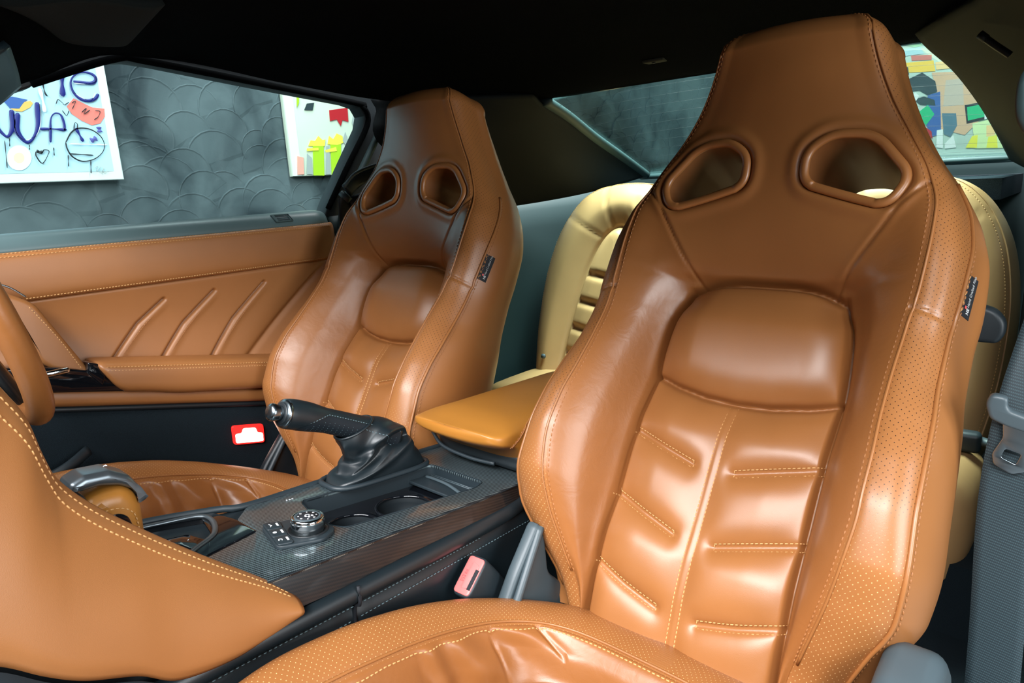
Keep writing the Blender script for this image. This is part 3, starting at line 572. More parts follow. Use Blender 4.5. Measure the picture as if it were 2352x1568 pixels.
    # piping bead where front and side panels meet, thin groove at the front seam
    D -= .0010*np.exp(-((ci-cidx[4])/.8)**2)*smoothstep(.2, .1, Hh)
    tt_ = np.clip((ci-cidx[4])/(cidx[6]-cidx[4]), 0, 1); D -= ((ci >= cidx[4]) & (ci <= cidx[6]))*.0028*np.exp(-((Hh+.172+.011*tt_)/.0022)**2)
    half = np.stack([A, D], -1)
    dm = (half[:, 0, 1] + half[:, -1, 1])/2
    half = half.copy(); half[..., 0] *= sc[:, None]; half[..., 1] = dm[:, None] + (half[..., 1]-dm[:, None])*sc[:, None]**.8
    full = np.concatenate([half, (half*np.array([-1, 1]))[:, -2:0:-1]], 1); n, w = full.shape[:2]
    V = np.stack([full[..., 0], -full[..., 1], np.repeat(Hout[:, None], w, 1)], -1)
    F = gridF(n, w, True); Vf = V.reshape(-1, 3)
    N = vnormals(Vf, F)
    if N[(n//2)*w][1] > 0: F = F[:, ::-1]; N = -N
    arc = np.concatenate([np.zeros((n, 1)), np.cumsum(np.linalg.norm(np.diff(V, axis=1), axis=2), 1)], 1)
    cF = cidx[4]
    ua = arc - arc[:, cF:cF+1]; ua2 = arc - arc[:, w-cF:w-cF+1]; U = np.where(np.arange(w)[None] < w/2, ua, ua2)
    UV = np.stack([U, np.repeat((Hout+.45)[:, None], w, 1)], -1).reshape(-1, 2)
    fi, fj = np.arange(len(F)) // w, np.arange(len(F)) % w
    cm = np.minimum(fj + .5, w - (fj + .5)); side = np.where(fj < w/2, 1, -1)
    ctr = Vf[F].mean(1); ca, chh = np.abs(ctr[:, 0]), ctr[:, 2]
    f = lambda k: cidx[k]
    hole = inside(ca, chh, [(.985*(x-.105)+.105, y*.985) for x, y in EYE]) & ((cm < f(4)) | (cm > f(8)))
    diag = np.interp(ca, [p[0] for p in DIAG[::-1]], [p[1] for p in DIAG[::-1]])
    padb = np.interp(np.abs(ca), [p[0] for p in PADB[3:]], [p[1] for p in PADB[3:]])
    isup = np.where(cm < f(2), chh > padtop(ca), chh > diag) & (cm < f(4)) & (chh > -.2)
    pieces = []
    def add(name, mask, mt):
        mask = mask & ~hole
        v, ff, nn, uv = sub(Vf, F, mask, N, UV); pieces.append((name, npmesh(name, v, ff, uv=uv, normals=nn), mt))
    add('head_panel', isup, 'tan')
    for s in (1, -1): add('side_bolster', (cm >= f(2)) & (cm < f(4)) & ~isup & (side == s), 'tan_worn')
    add('upper_pad', (cm < f(2)) & ~isup & (chh > padb), 'tan')
    add('centre_panel', (cm < f(2)) & ~isup & (chh <= padb), 'tan')
    for s in (1, -1): add('perforated_strip', (cm >= f(4)) & (cm < f(6)) & (side == s), 'tan_perf')
    for s in (1, -1): add('side_panel', (cm >= f(6)) & (cm < f(8)) & (side == s), 'tan')
    add('back_panel', cm >= f(8), 'tan')
    surf = dict(V=V, N=N.reshape(n, w, 3), H=Hout, c=cidx, w=w, n=n)
    return pieces, surf
BPIECES, BS = build_backrest()
def bs_at(a, h):
    """point and normal on the front of the backrest above (a, h)"""
    V, N, H = BS['V'], BS['N'], BS['H']; k = BS['c'][4]; out = []; nn = []
    for x, y in zip(np.atleast_1d(a), np.atleast_1d(h)):
        r = min(int(np.searchsorted(H[:330], y)), 329); row = V[r, :k+1]; j = np.interp(abs(x), row[:, 0], np.arange(k+1))
        j0 = int(j); j1 = min(j0+1, k); t = j-j0; s = 1 if x >= 0 else -1
        p = row[j0]*(1-t)+row[j1]*t; q = N[r, j0]*(1-t)+N[r, j1]*t
        out.append((s*abs(p[0]), p[1], y)); nn.append((s*q[0], q[1], q[2]))
    return np.array(out), np.array(nn)
def bs_col(j, r0, r1, off=0.):
    V, N = BS['V'], BS['N']; return V[r0:r1, j] + N[r0:r1, j]*off, N[r0:r1, j]
def backrest_extras():
    """rings, tunnels, piping, thread; all in backrest coordinates -> list of (name, mesh object)"""
    made = []
    c, w = BS['c'], BS['w']
    for s in (1, -1):
        ol = spline(EYE, 84, True)[:, :2]; ctr = ol.mean(0)
        inn = ctr + (ol-ctr)*.945
        P, Nn = bs_at(s*inn[:, 0], inn[:, 1])
        for _ in range(4): P[:, 1] = (np.roll(P[:, 1], 1)+P[:, 1]*2+np.roll(P[:, 1], -1))/4
        P[:, 1] -= .001
        made.append(tube('opening_trim', P, .0060, M_['tan'], seg=14, closed=True, up=(0, 1, 0), r2=.0050))
        tun = [P + [0, 0, 0]]
        ctr3 = P.mean(0)
        rings = []
        for t in np.linspace(0, 1, 9):
            q = P.copy(); q[:, 1] = q[:, 1]*(1-t) + .136*t; q[:, 0] = ctr3[0]+(P[:, 0]-ctr3[0])*(.94-.05*t); q[:, 2] = ctr3[2]+(P[:, 2]-ctr3[2])*(.94-.05*t); rings.append(q)
        made.append(loft('opening_lining', rings, M_['tan_shaded'], caps=False))
    V = BS['V']; n = BS['n']
    def col(j, r0=30, r1=328, off=0.): return bs_col(j, r0, r1, off)
    for s in (1, -1):
        jp = c[6] if s > 0 else w-c[6]
        P, Nn = col(jp, 12, 262, .0012); P = P[::4]
        made.append(tube('piping', P, .0024, M_['tan'], seg=8, up=(0, 1, 0)))
    jf = c[4]
    lines = []
    for s in (1, -1):
        J = lambda j: j if s > 0 else (w-j) % w
        P, Nn = col(J(jf+1), 24, 346, .0006); made.append(tube('piping', P[::4], .0016, M_['tan'], seg=8, up=(0, 1, 0)))
        lines.append(col(J(jf-2), 24, 346)); lines.append(col(J(c[6]+1), 20, 262, .0003))
    top = []
    made.append(stitches('stitching', lines, M_['thread_dark'], step=.0068, length=.0052, w=.0010))
    lines = []
    for cr in CREASE:
        for s in (1, -1):
            for o in (.0048, -.0048):
                q = spline([(s*x, y) for x, y in cr], 40); tg = np.gradient(q, axis=0); tg /= np.linalg.norm(tg, axis=1, keepdims=True)
                q = q + np.stack([-tg[:, 1], tg[:, 0]], 1)*o; lines.append(bs_at(q[:, 0], q[:, 1]))
            e = cr[-1]; lines.append(bs_at(np.full(6, s*e[0]), np.linspace(e[1]-.005, e[1]+.005, 6)))
    for o in (.0058, -.0058):
        h = np.linspace(-.312, -.635, 90); lines.append(bs_at(np.full(90, o), h))
    made.append(stitches('stitching', lines, M_['thread'], step=.0056, length=.0046, w=.00095))
    # cloth label sewn into the right-hand piping
    j = c[6]; r = [int(np.searchsorted(BS['H'], x)) for x in (-.166, -.113)]
    P, Nn = bs_col(j, r[0], r[1]); d = P[-1]-P[0]; ln = np.linalg.norm(d)
    T = d/ln; out = np.array([.42, .90, 0]); out -= T*(out@T); out /= np.linalg.norm(out)
    q = [P[0]+(P[-1]-P[0])*t for t in np.linspace(0, 1, 8)]
    Mx = frameM(P[0]+out*-.002, T, out)
    lab = plate('fabric_label', [(0, 0), (ln, 0), (ln, .024), (0, .024)], .0016, M_['label'], M=Mx @ Matrix.Translation((0, 0, .0012)), bevel=.0005)
    made.append(lab)
    nz = Mx.to_3x3() @ Vector((0, 0, 1))
    flip = nz.y > 0
    R = Matrix.Rotation(math.pi, 4, 'X') if flip else Matrix.Identity(4)
    zt = -.0010 if flip else .0014
    made.append(('SUB', lab, text('label_print', 'Hand Crafted Files', .0052, M_['grey_print'], Mx @ Matrix.Translation((ln*.64, .0165, zt)) @ R)))
    made.append(('SUB', lab, text('label_mark', 'NE', .0058, M_['white'], Mx @ Matrix.Translation((ln*.155, .0175, zt)) @ R)))
    made.append(('SUB', lab, plate('label_mark', [(0, 0), (.0035, 0), (.0035, .0028), (0, .0028)], .0002, M_['red_mark'], M=Mx @ Matrix.Translation((ln*.19, .0115, zt)))))
    st = stitches('stitching', [(np.array([Mx @ Vector((t, .0065, zt)) for t in np.linspace(0, ln, 12)]), np.array([list(nz*(-1 if flip else 1))]*12))], M_['thread'], step=.0085, length=.0058, w=.0008)
    made.append(('SUB', lab, st))
    return made
# cushion: nested rounded loops, local coordinates a = sideways, y = car length, z = height
def cloop(th, A, y0, y1, p):
    c, s = np.cos(th), np.sin(th); yc, B = (y0+y1)/2, (y1-y0)/2
    return np.stack([A*np.sign(c)*np.abs(c)**(2/p), yc + B*np.sign(s)*np.abs(s)**(2/p)], 1)
def build_cushion():
    nt = 400; th = np.linspace(0, 2*math.pi, nt, endpoint=False) + .5*math.pi
    zcrest = lambda y: tab(y, [.08, .16, .25, .34, .42, .50, .57, .64, .72], [.395, .415, .421, .411, .391, .362, .332, .305, .288])
    zins = lambda y: tab(y, [.1, .2, .35, .5, .62], [.345, .325, .297, .278, .272])
    spec = [(.0, .38, .40, 2.0, None), (.08, .28, .48, 3.0, None), (.142, .15, .565, 4.2, None), (.160, .135, .583, 4.2, None), (.176, .122, .604, 4.0, None), (.210, .09, .655, 3.8, None), (.236, .07, .690, 3.6, None), (.246, .06, .705, 3.5, None), (.236, .065, .70, 3.5, None)]
    K = []
    for i, (A, y0, y1, p, _) in enumerate(spec):
        q = cloop(th, A, y0, y1, p); y = q[:, 1]; zc, zi = zcrest(y), zins(y)
        z = [zi+.010, zi+.006, zi-.006, zi + .35*(zc-zi)+.0, zi + .76*(zc-zi), zc, zc-.018, zc-.075, np.full(nt, .16)][i]
        K.append(np.column_stack([q, z]))
    K = np.stack(K, 1); ns = [20, 22, 8, 14, 12, 9, 8, 10]; cidx = [0]; segs = []
    Kx = np.concatenate([2*K[:, :1]-K[:, 1:2], K, 2*K[:, -1:]-K[:, -2:-1]], 1)
    for s in range(8):
        p0, p1, p2, p3 = (Kx[:, s+q] for q in range(4)); L = np.linalg.norm(p2-p1, axis=-1, keepdims=True)
        m1, m2 = (p2-p0)*.5, (p3-p1)*.5
        n1 = np.linalg.norm(m1, axis=-1, keepdims=True)+1e-9; n2 = np.linalg.norm(m2, axis=-1, keepdims=True)+1e-9
        m1 = m1/n1*np.minimum(n1, L*1.1); m2 = m2/n2*np.minimum(n2, L*1.1)
        for t in np.linspace(0, 1, ns[s], endpoint=False):
            segs.append((2*t**3-3*t**2+1)*p1 + (t**3-2*t**2+t)*m1 + (-2*t**3+3*t**2)*p2 + (t**3-t**2)*m2)
        cidx.append(len(segs))
    segs.append(K[:, -1]); V = np.stack(segs, 1); w = V.shape[1]               # theta, radial
    cj = np.arange(w)[None, :]*np.ones((nt, 1)); x, y = V[..., 0], V[..., 1]
    dz = np.zeros((nt, w))
    dz -= .010*np.exp(-((cj-cidx[2])/2.2)**2)
    dz += .012*np.where(cj < cidx[2], 1-np.exp(-((cidx[2]-cj)/7.)**1.4), 0)
    cre = []
    for k, yy in enumerate((.24, .33, .42, .50)):
        for s in (1, -1): cre.append([(s*.14, yy-.028), (s*.03, yy+.02)])
    for cr in cre: dz -= (cj < cidx[2])*.009*np.exp(-(dist_poly(x, y, cr)/.007)**2)
    dz -= (cj < cidx[2])*.008*np.exp(-(dist_poly(x, y, [(0, .15), (0, .6)])/.008)**2)
    dz -= .0025*np.exp(-((cj-cidx[4])/.8)**2)
    # leather folds on the inner walls and corner seams
    wall = smoothstep(cidx[2], cidx[2]+6, cj)*smoothstep(cidx[4]+1, cidx[4]-5, cj)
    ph = th[:, None]*np.ones((1, w)); tt = (cj-cidx[2])/(cidx[4]-cidx[2])
    dx = wall*(.0045*np.sin(y*115 + 3.2*tt + 2*np.sin(y*31)) * smoothstep(.3, .48, y) + .0025*np.sin(y*63+5*tt+1.3))
    side = np.sign(x)
    for yy in (.545, .60):
        pass
    seam_th = []
    for q in (.515, .575):
        ins = (cj > cidx[2]) & (cj < cidx[4])
        dz -= ins*.004*np.exp(-((y - q - .05*(np.abs(x)-.17))/.0028)**2)*(np.abs(x) > .10)
    V = V.copy(); V[..., 2] += dz; V[..., 0] += dx*side*-1
    Vf = V.reshape(-1, 3); F = gridF(nt, w); F = np.vstack([F, np.stack([(nt-1)*w+np.arange(w-1), (nt-1)*w+np.arange(1, w), np.arange(1, w), np.arange(w-1)], -1)])
    N = vnormals(Vf, F)
    if N[10*w+5][2] < 0: F = F[:, ::-1]; N = -N
    r = np.arange(len(F)) % (w-1); r = np.where(np.arange(len(F)) < (nt-1)*(w-1), r, np.arange(len(F))-(nt-1)*(w-1))
    ctr = Vf[F].mean(1)
    arcR = np.concatenate([np.zeros((nt, 1)), np.cumsum(np.linalg.norm(np.diff(V, axis=1), axis=2), 1)], 1); arcR -= arcR[:, cidx[4]:cidx[4]+1]
    per = np.linalg.norm(np.diff(np.vstack([V[:, cidx[5]], V[:1, cidx[5]]]), axis=0), axis=1); aT = np.r_[0, np.cumsum(per)[:-1]]
    UV = np.stack([arcR, np.repeat(aT[:, None]*0 - 5 + aT[:, None], w, 1)], -1).reshape(-1, 2)
    out = []
    def add(name, mask, mt):
        v, ff, nn, uv = sub(Vf, F, mask, N, UV); out.append((name, npmesh(name, v, ff, uv=uv, normals=nn), mt))
    add('seat_panel', r < cidx[2], 'tan')
    for s in (1, -1): add('cushion_bolster', (r >= cidx[2]) & (r < cidx[4]) & (np.sign(ctr[:, 0]) == s), 'tan_worn')
    add('perforated_rim', (r >= cidx[4]) & (r < cidx[6]), 'tan_perf')
    add('cushion_skirt', r >= cidx[6], 'tan')
    Nn = N.reshape(nt, w, 3)
    j = cidx[4]
    cl = lambda A: np.vstack([A, A[:1]])
    ls = [(cl(V[:, j-3]), cl(Nn[:, j-3]))]
    pip = tube('piping', V[::3, j+1]+Nn[::3, j+1]*.0003, .0018, M_['tan'], seg=8, closed=True)
    L2 = []
    for cr in cre:
        for o in (.0045, -.0045):
            q = spline(cr, 30); p = []
            for a, b in q:
                k = np.argmin((V[:, :cidx[2], 0]-a)**2 + (V[:, :cidx[2], 1]-b-o)**2); k = (k//cidx[2], k % cidx[2]); p.append((a, b+o, V[k][2]+.0004))
            L2.append((np.array(p), (0, 0, 1)))
    return out, [pip, stitches('stitching', ls, M_['thread'], step=.0062, length=.0050, w=.0011), stitches('stitching', L2, M_['thread'], step=.0056, length=.0044, w=.0009)]
CPIECES, CEXTRA = build_cushion()
BEXTRA = backrest_extras()
SEAT_Z = 0.05
def front_seat(x, recline, label, protos):
    root = empty('front_seat', (x, .42, SEAT_Z), label, 'car seat', 'front bucket seats')
    rot = (-math.radians(recline), 0, 0); loc = Vector((0, .95-.42, .85-SEAT_Z)); cl = Vector((0, -.42, -SEAT_Z))
    new = []
    for kind, nm, me, m in protos:
        if kind == 'sub':
            o = bpy.data.objects.new(nm, me); C.objects.link(o); o.parent = new[m][0]; new.append((o, 0)); continue
        o = bpy.data.objects.new(nm, me); C.objects.link(o); o.parent = root
        o.location = loc if kind == 'b' else cl
        if kind == 'b': o.rotation_euler = rot
        if nm == 'stitching': o['kind'] = 'stuff'
        if nm == 'fabric_label': o['label'] = 'small black cloth label sewn into the seam'
        new.append((o, 0))
    for o, _ in new:
        if o.name.startswith('stitching'): o['kind'] = 'stuff'
    return root
protos = []
for nm, me, mt in BPIECES: me.materials.append(M_[mt]); protos.append(('b', nm, me, None))
ids = {}
for e in BEXTRA:
    if isinstance(e, tuple): o = e[2]; protos.append(('sub', o.name.split('.')[0], o.data, ids[e[1].name]))
    else: o = e; ids[o.name] = len(protos); protos.append(('b', o.name.split('.')[0], o.data, None))
for nm, me, mt in CPIECES: me.materials.append(M_[mt]); protos.append(('c', nm, me, None))
for o in CEXTRA: protos.append(('c', o.name.split('.')[0], o.data, None))
old = [e[2] if isinstance(e, tuple) else e for e in BEXTRA] + CEXTRA
for o in old: bpy.data.objects.remove(o)
seat_p = front_seat(.369, 27, 'tan leather bucket seat nearest the camera, with seat belt hanging beside it', protos)
seat_d = front_seat(-.389, 24, 'tan leather bucket seat behind the steering wheel and handbrake', protos)
# ------------------------------------------------------------------ hardware of the front seats
def rails(root, x0):
    tube('seat_rail', [(x0-.18, .12, .06), (x0-.18, .75, .06)], .018, M_['plastic_dk'], root, seg=8, p=6)
    tube('seat_rail', [(x0+.18, .12, .06), (x0+.18, .75, .06)], .018, M_['plastic_dk'], root, seg=8, p=6)
    bbox('seat_base', (x0, .43, .11), (.36, .5, .10), M_['plastic_dk'], root, r=.02)
def hardware(root, x0, passenger, dy=0., dz=0.):
    """grey plastic recliner covers and levers; same on both seats"""
    ol = rounded([(.652, .41), (.600, .352), (.566, .305), (.55, .18), (.73, .18), (.715, .27), (.690, .300), (.668, .322), (.664, .385)], .012, 5)
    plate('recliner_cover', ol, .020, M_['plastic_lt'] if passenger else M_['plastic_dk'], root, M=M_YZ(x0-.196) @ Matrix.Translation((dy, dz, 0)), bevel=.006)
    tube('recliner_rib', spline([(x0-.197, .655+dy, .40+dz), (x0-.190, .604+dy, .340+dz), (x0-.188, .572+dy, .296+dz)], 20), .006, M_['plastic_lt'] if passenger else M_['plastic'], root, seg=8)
    # folding lever behind the outboard shoulder
    k = 1 if passenger else -1
    ol = rounded([(.200, .668), (.222, .668), (.2365, .6635), (.2475, .650), (.2475, .633), (.241, .6215), (.200, .6215)], .010, 5)
    plate('folding_lever', [(x0+k*(x+.020), z+.022) for x, z in ol][::k], .022, M_['plastic'], root, M=M_XZ(.992), bevel=.006, seg=3)
    # hinge cover low on the outboard side
    if not passenger: return rails(root, x0)
    ol = rounded([(.56, .20), (.585, .345), (.625, .392), (.690, .405), (.735, .36), (.75, .20)], .02, 6)
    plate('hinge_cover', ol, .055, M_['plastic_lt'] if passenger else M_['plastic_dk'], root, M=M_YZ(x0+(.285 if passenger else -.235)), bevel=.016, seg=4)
    rails(root, x0)
hardware(seat_p, .369, True); hardware(seat_d, -.389, False, .045, -.045)
for dz in (0, .014):
    tube('wiring_loom', spline([(.150, .545, .255+dz), (.165, .585, .292+dz), (.190, .62, .285+dz), (.205, .66, .25+dz)], 20), .008, M_['plastic'], seat_p, seg=10)
# ------------------------------------------------------------------ rear seats
R_UP = np.array([0, .3162, .9487]); R_N = np.array([0, -.9487, .3162])
def rear_seat(x0, label):
    root = empty('back_row_chair', (x0, 1.45, .16), label, 'car seat', 'rear seats')
    o = np.array([x0, 1.50, .26])
    OA = [(-.215, -.02), (-.235, .06), (-.250, .15), (-.257, .25), (-.255, .36), (-.236, .465), (-.200, .543), (-.152, .594), (-.09, .618), (0, .625)]
    IA = [(-.135, -.02), (-.131, .06), (-.125, .15), (-.112, .25), (-.094, .34), (-.072, .410), (-.050, .452), (-.030, .474), (-.014, .484), (0, .487)]
    OA = OA + [(-a, h) for a, h in OA[-2::-1]]; IA = IA + [(-a, h) for a, h in IA[-2::-1]]
    n = 150; A, B = spline(OA, n), spline(IA, n); Ce = np.column_stack([np.zeros(n), np.minimum(B[:, 1]*.93, .44)])
    mid = A*.45+B*.55; near = A*.86+B*.14
    K = [(A, -.10), (A, -.045), (near, .012), (mid, .038), (B*.96+A*.04, .018), (B*.93+Ce*.07, .020), (B*.55+Ce*.45, .036), (Ce, .040)]
    K = np.stack([np.column_stack([q, np.full(n, d)]) for q, d in K], 1); ns = [6, 8, 10, 12, 3, 14, 12]; S = []; ci = [0]
    Kx = np.concatenate([2*K[:, :1]-K[:, 1:2], K, K[:, -1:]], 1)
    for s in range(7):
        p0, p1, p2, p3 = (Kx[:, s+q] for q in range(4)); L = np.linalg.norm(p2-p1, axis=-1, keepdims=True); m1, m2 = (p2-p0)*.5, (p3-p1)*.5
        m1 = m1/(np.linalg.norm(m1, axis=-1, keepdims=True)+1e-9)*np.minimum(np.linalg.norm(m1, axis=-1, keepdims=True), L); m2 = m2/(np.linalg.norm(m2, axis=-1, keepdims=True)+1e-9)*np.minimum(np.linalg.norm(m2, axis=-1, keepdims=True), L)
        for t in np.linspace(0, 1, ns[s], endpoint=False): S.append((2*t**3-3*t**2+1)*p1+(t**3-2*t**2+t)*m1+(-2*t**3+3*t**2)*p2+(t**3-t**2)*m2)
        ci.append(len(S))
    S.append(K[:, -1]); G = np.stack(S, 1); m = G.shape[1]; j = np.arange(m)[None]*np.ones((n, 1)); a, h = G[..., 0], G[..., 1]; d = G[..., 2].copy()
    d -= .008*np.exp(-((j-ci[4]-1.5)/1.6)**2)
    for rh in (.352, .270, .192, .118, .048):
        d -= (j > ci[5])*.013*np.exp(-((h - rh + .14*(np.abs(a)-.10)*-1)/.009)**2)
    for seg_ in ([(.154, .514), (.059, .459)], [(.063, .600), (.020, .480)]):
        for s in (1, -1): d -= (j < ci[4])*(j > ci[1])*.005*np.exp(-(dist_poly(a, h, [(s*x*1.4-.4*s*.06*0, y+(y-.459)*.4) if k == 0 else (s*x, y) for k, (x, y) in enumerate(seg_)])/.004)**2)
    V = o + a[..., None]*np.array([1, 0, 0]) + h[..., None]*R_UP + d[..., None]*R_N; Vf = V.reshape(-1, 3); F = gridF(n, m); N = vnormals(Vf, F)
    if N[(n//2)*m+ci[3]] @ R_N < 0: F = F[:, ::-1]; N = -N
    jj = np.arange(len(F)) % (m-1)
    for nm, mk in (('backrest_bolster', jj < ci[4]+1), ('backrest_panel', jj >= ci[4]+1)):
        v, ff, nn, _ = sub(Vf, F, mk, N); link(nm, npmesh(nm, v, ff, normals=nn), M_['tan_rear_lit'], root)
    NN = N.reshape(n, m, 3); q = ci[2]-1
    stitches('stitching', [(V[:, q], NN[:, q])], M_['thread'], root, step=.0065, length=.005, w=.0011)
    tube('piping', V[::2, q-2]+NN[::2, q-2]*.0005, .002, M_['tan_rear_lit'], root, seg=6)
    s = -1 if x0 < 0 else 1
    p = o + np.array([s*.176, 0, 0]) + R_UP*.095 + R_N*.040
    tube('fixing_stud', [p, p+R_N*.006], .007, M_['plastic_lt'], root, seg=12)
    # cushion
    rings = []
    for z, f in ((.12, .93), (.14, .97), (.20, 1.0), (.26, 1.0), (.30, .96), (.318, .86), (.326, .66), (.322, .40), (.316, .10)):
        r2 = superring(72, .258*f, .155*f, 4.5); rings.append(np.column_stack([x0+r2[:, 0], 1.415+r2[:, 1]+.03*(z-.12), np.full(72, z) + .02*smoothstep(1.35, 1.25, 1.415+r2[:, 1])*(z > .28)]))
    loft('seat_cushion', rings, M_['tan_rear_lit'], root)
    tube('cushion_seam', spline([(x0-.10, 1.30, .330), (x0-.11, 1.40, .327), (x0-.12, 1.52, .326)], 16), .0022, M_['thread_dark'], root, seg=6)
    return root
rear_seat(-.33, 'tan rear seat coloured as if brightly lit, beyond the gap between front seats, ribbed backrest')
rear_seat(.33, 'tan rear seat coloured as if brightly lit, mostly hidden behind the nearest bucket seat')
lt = empty('rear_belt_buckle', (.548, 1.47, .318), 'black rear belt buckle lying between seat cushion and backrest, right side', 'buckle')
bbox('buckle_body', (0, 0, 0), (.075, .032, .040), M_['plastic'], lt, r=.010, M=Matrix.Translation((.535, 1.470, .342)) @ Matrix.Rotation(.12, 4, 'Z'), seg=3)
tube('buckle_stalk', [(.57, 1.475, .345), (.61, 1.48, .338)], .012, M_['plastic_lt'], lt, seg=10, r2=.008)
# ------------------------------------------------------------------ driver's door
door = empty('car_door', (-.75, .5, .06), 'driver door with tan leather panel, slanted stitched creases and armrest', 'car door')
YD = np.linspace(.03, .972, 90)
def prof(name, pts, m, ys=YD, slope=0., kind=None, round_end=False, label=None):
    q = spline(pts, 26); G = np.zeros((len(ys), 26, 3))
    for i, y in enumerate(ys):
        G[i, :, 0] = q[:, 0]; G[i, :, 1] = y; G[i, :, 2] = q[:, 1] + slope*(y-.4)
    if round_end:
        e = smoothstep(.945, .972, ys)[:, None]; G[:, :, 0] -= e*.012; G[:, :, 2] -= e*.004
    return solid(name, G, .006, m, door, kind, label, flip=False)
prof('belt_cap', [(-.788, .800), (-.787, .816), (-.779, .8235), (-.765, .824), (-.750, .818), (-.741, .806), (-.738, .794), (-.742, .786)], M_['belt_cap'], round_end=True)
prof('upper_panel', [(-.747, .7925), (-.738, .7925), (-.731, .787), (-.728, .774), (-.727, .745), (-.730, .716), (-.738, .703)], M_['tan_door'])
def mid():
    n, m = 480, 170; ys = np.linspace(.03, .972, n); ts = np.linspace(0, 1, m); Y = np.repeat(ys[:, None], m, 1); Z = .705 - ts[None]*(.705-(.50-.2*(ys[:, None]-.4)))
    X = -.739 - .016*np.sin(math.pi*np.clip(ts*1.1, 0, 1))[None]*np.ones((n, 1))
    for cr in ([(.556, .668), (.500, .626), (.440, .560)], [(.663, .670), (.590, .610), (.530, .540)], [(.781, .672), (.700, .600), (.628, .515)]):
        (ya, za), (yb, zb) = cr[0], cr[-1]; vy, vz = yb-ya, zb-za; L = math.hypot(vy, vz); d = dist_poly(Y, Z, cr)
        sd = ((Y-ya)*vz - (Z-za)*vy)/L; al = ((Y-ya)*vy + (Z-za)*vz)/L/L
        X += -.0085*np.exp(-(d/.0031)**2) + .0012*np.exp(-((d-.010)/.007)**2)*np.where(sd < 0, 1, 0)*smoothstep(-.05, .15, al)
    (ya, za), (yb, zb) = (.958, .709), (.716, .505); vy, vz = yb-ya, zb-za; L = math.hypot(vy, vz); sd = ((Y-ya)*vz - (Z-za)*vy)/L
    side = np.where((.95-.58)*vz - (.60-.70)*vy != 0, -sd, sd)
    X += .45*np.maximum(0, side) - .004*np.exp(-(side/.006)**2)
    X -= .004*np.exp(-((ts[None])/.02)**2)
    solid('door_panel', np.stack([X, Y, Z], -1), .006, M_['tan_door'], door)
mid()
z_arm = lambda y: .583 - .205*(y-.39)
ys = np.r_[.383, .3835, .386, .391, .400, np.linspace(.42, .86, 30)]; sc = np.r_[.05, .55, .80, .93, .99, np.ones(30)]
rings = []
for y, s_ in zip(ys, sc):
    r2 = superring(48, .050*(.8+.2*s_), .0315*s_, 4.0); zt = z_arm(y)
    x = -.705+r2[:, 0]; z = zt-.0315+r2[:, 1]
    z = z + np.where(r2[:, 1] < 0, (r2[:, 1]/.0315)*.010*(r2[:, 0] > 0), 0)
    rings.append(np.column_stack([x, np.full(48, y)+.55*np.maximum(0, zt-z)*smoothstep(.55, .40, y) - .02*(x+.705), z]))
loft('armrest', rings, M_['tan_door'], door)
yy = np.linspace(.40, .86, 60)
for o_ in (.0035, -.0035):
    stitches('stitching', [(np.column_stack([np.full(60, -.6560), yy, z_arm(yy)-.013+o_]), (.8, 0, .6))], M_['thread'], door, step=.006, length=.0046, w=.0009)
yy = np.linspace(.315, .965, 90)
stitches('stitching', [(np.column_stack([np.full(90, -.7325), yy, np.full(90, .7085)]), (1, 0, 0))], M_['thread'], door, step=.0055, length=.0044, w=.0011)
for zz in (.7915, .7855): stitches('stitching', [(np.column_stack([np.full(110, -.7335 if zz > .79 else -.7298), np.linspace(.03, .965, 110), np.full(110, zz)]), (.8, 0, .6))], M_['thread'], door, step=.006, length=.0046, w=.0008)
for cr in ([(.549, .662), (.500, .622), (.450, .570)], [(.656, .664), (.590, .606), (.540, .552)], [(.774, .666), (.700, .596), (.638, .527)]):
    q = spline(cr, 30); stitches('stitching', [(np.column_stack([np.full(30, -.7520), q[:, 0]+.009, q[:, 1]-.004]), (1, 0, 0))], M_['thread_dark'], door, step=.0055, length=.0044, w=.0010)
# lower leather roll, carpeted pocket, gloss panel, pull handle
YL = np.linspace(.03, .95, 50); zl = .527 - .252*(YL-.323)
rings = []
for y, z in zip(YL, zl):
    r2 = superring(28, .040, .021, 3.0); rings.append(np.column_stack([-.722+r2[:, 0], np.full(28, y), z+r2[:, 1]]))
loft('lower_roll', rings, M_['tan_door'], door)
G = np.zeros((50, 8, 3))
for i, (y, z) in enumerate(zip(YL, zl)):
    t = np.linspace(0, 1, 8); G[i, :, 0] = -.700 - .012*t; G[i, :, 1] = y; G[i, :, 2] = (z-.016)*(1-t) + .04*t
solid('door_carpet', G, .012, M_['carpet'], door)
tube('lower_trim', np.column_stack([np.full(50, -.698), YL, zl-.024]), .0065, M_['plastic_dk'], door, seg=8)
plate('switch_panel', rounded([(.20, .615), (.33, .585), (.365, .572), (.390, .562), (.405, .545), (.432, .513), (.30, .545), (.20, .57)], .006), .05, M_['gloss'], door, M=M_YZ(-.672), bevel=.004)
bbox('window_switch', (-.671, .325, .578), (.012, .040, .012), M_['chrome'], door, r=.004)
pl = plate('pull_handle', rounded([(.268, .735), (.305, .712), (.318, .700), (.379, .568), (.372, .560), (.322, .582), (.305, .60)], .010), .05, M_['tan_door'], door, M=M_YZ(-.680), bevel=.008, seg=4)
hs = spline([(-.679, .306, .700), (-.679, .340, .636), (-.679, .366, .574)], 40)
stitches('stitching', [(hs, (1, 0, 0))], M_['thread'], pl, step=.0055, length=.0044, w=.0009)
tube('chrome_strip', spline([(-.685, .262, .748), (-.685, .285, .737), (-.685, .307, .716)], 16), .0035, M_['chrome'], door, seg=8, r2=.002)
bbox('release_bezel', (-.705, .29, .706), (.02, .03, .02), M_['gloss'], door, r=.005)
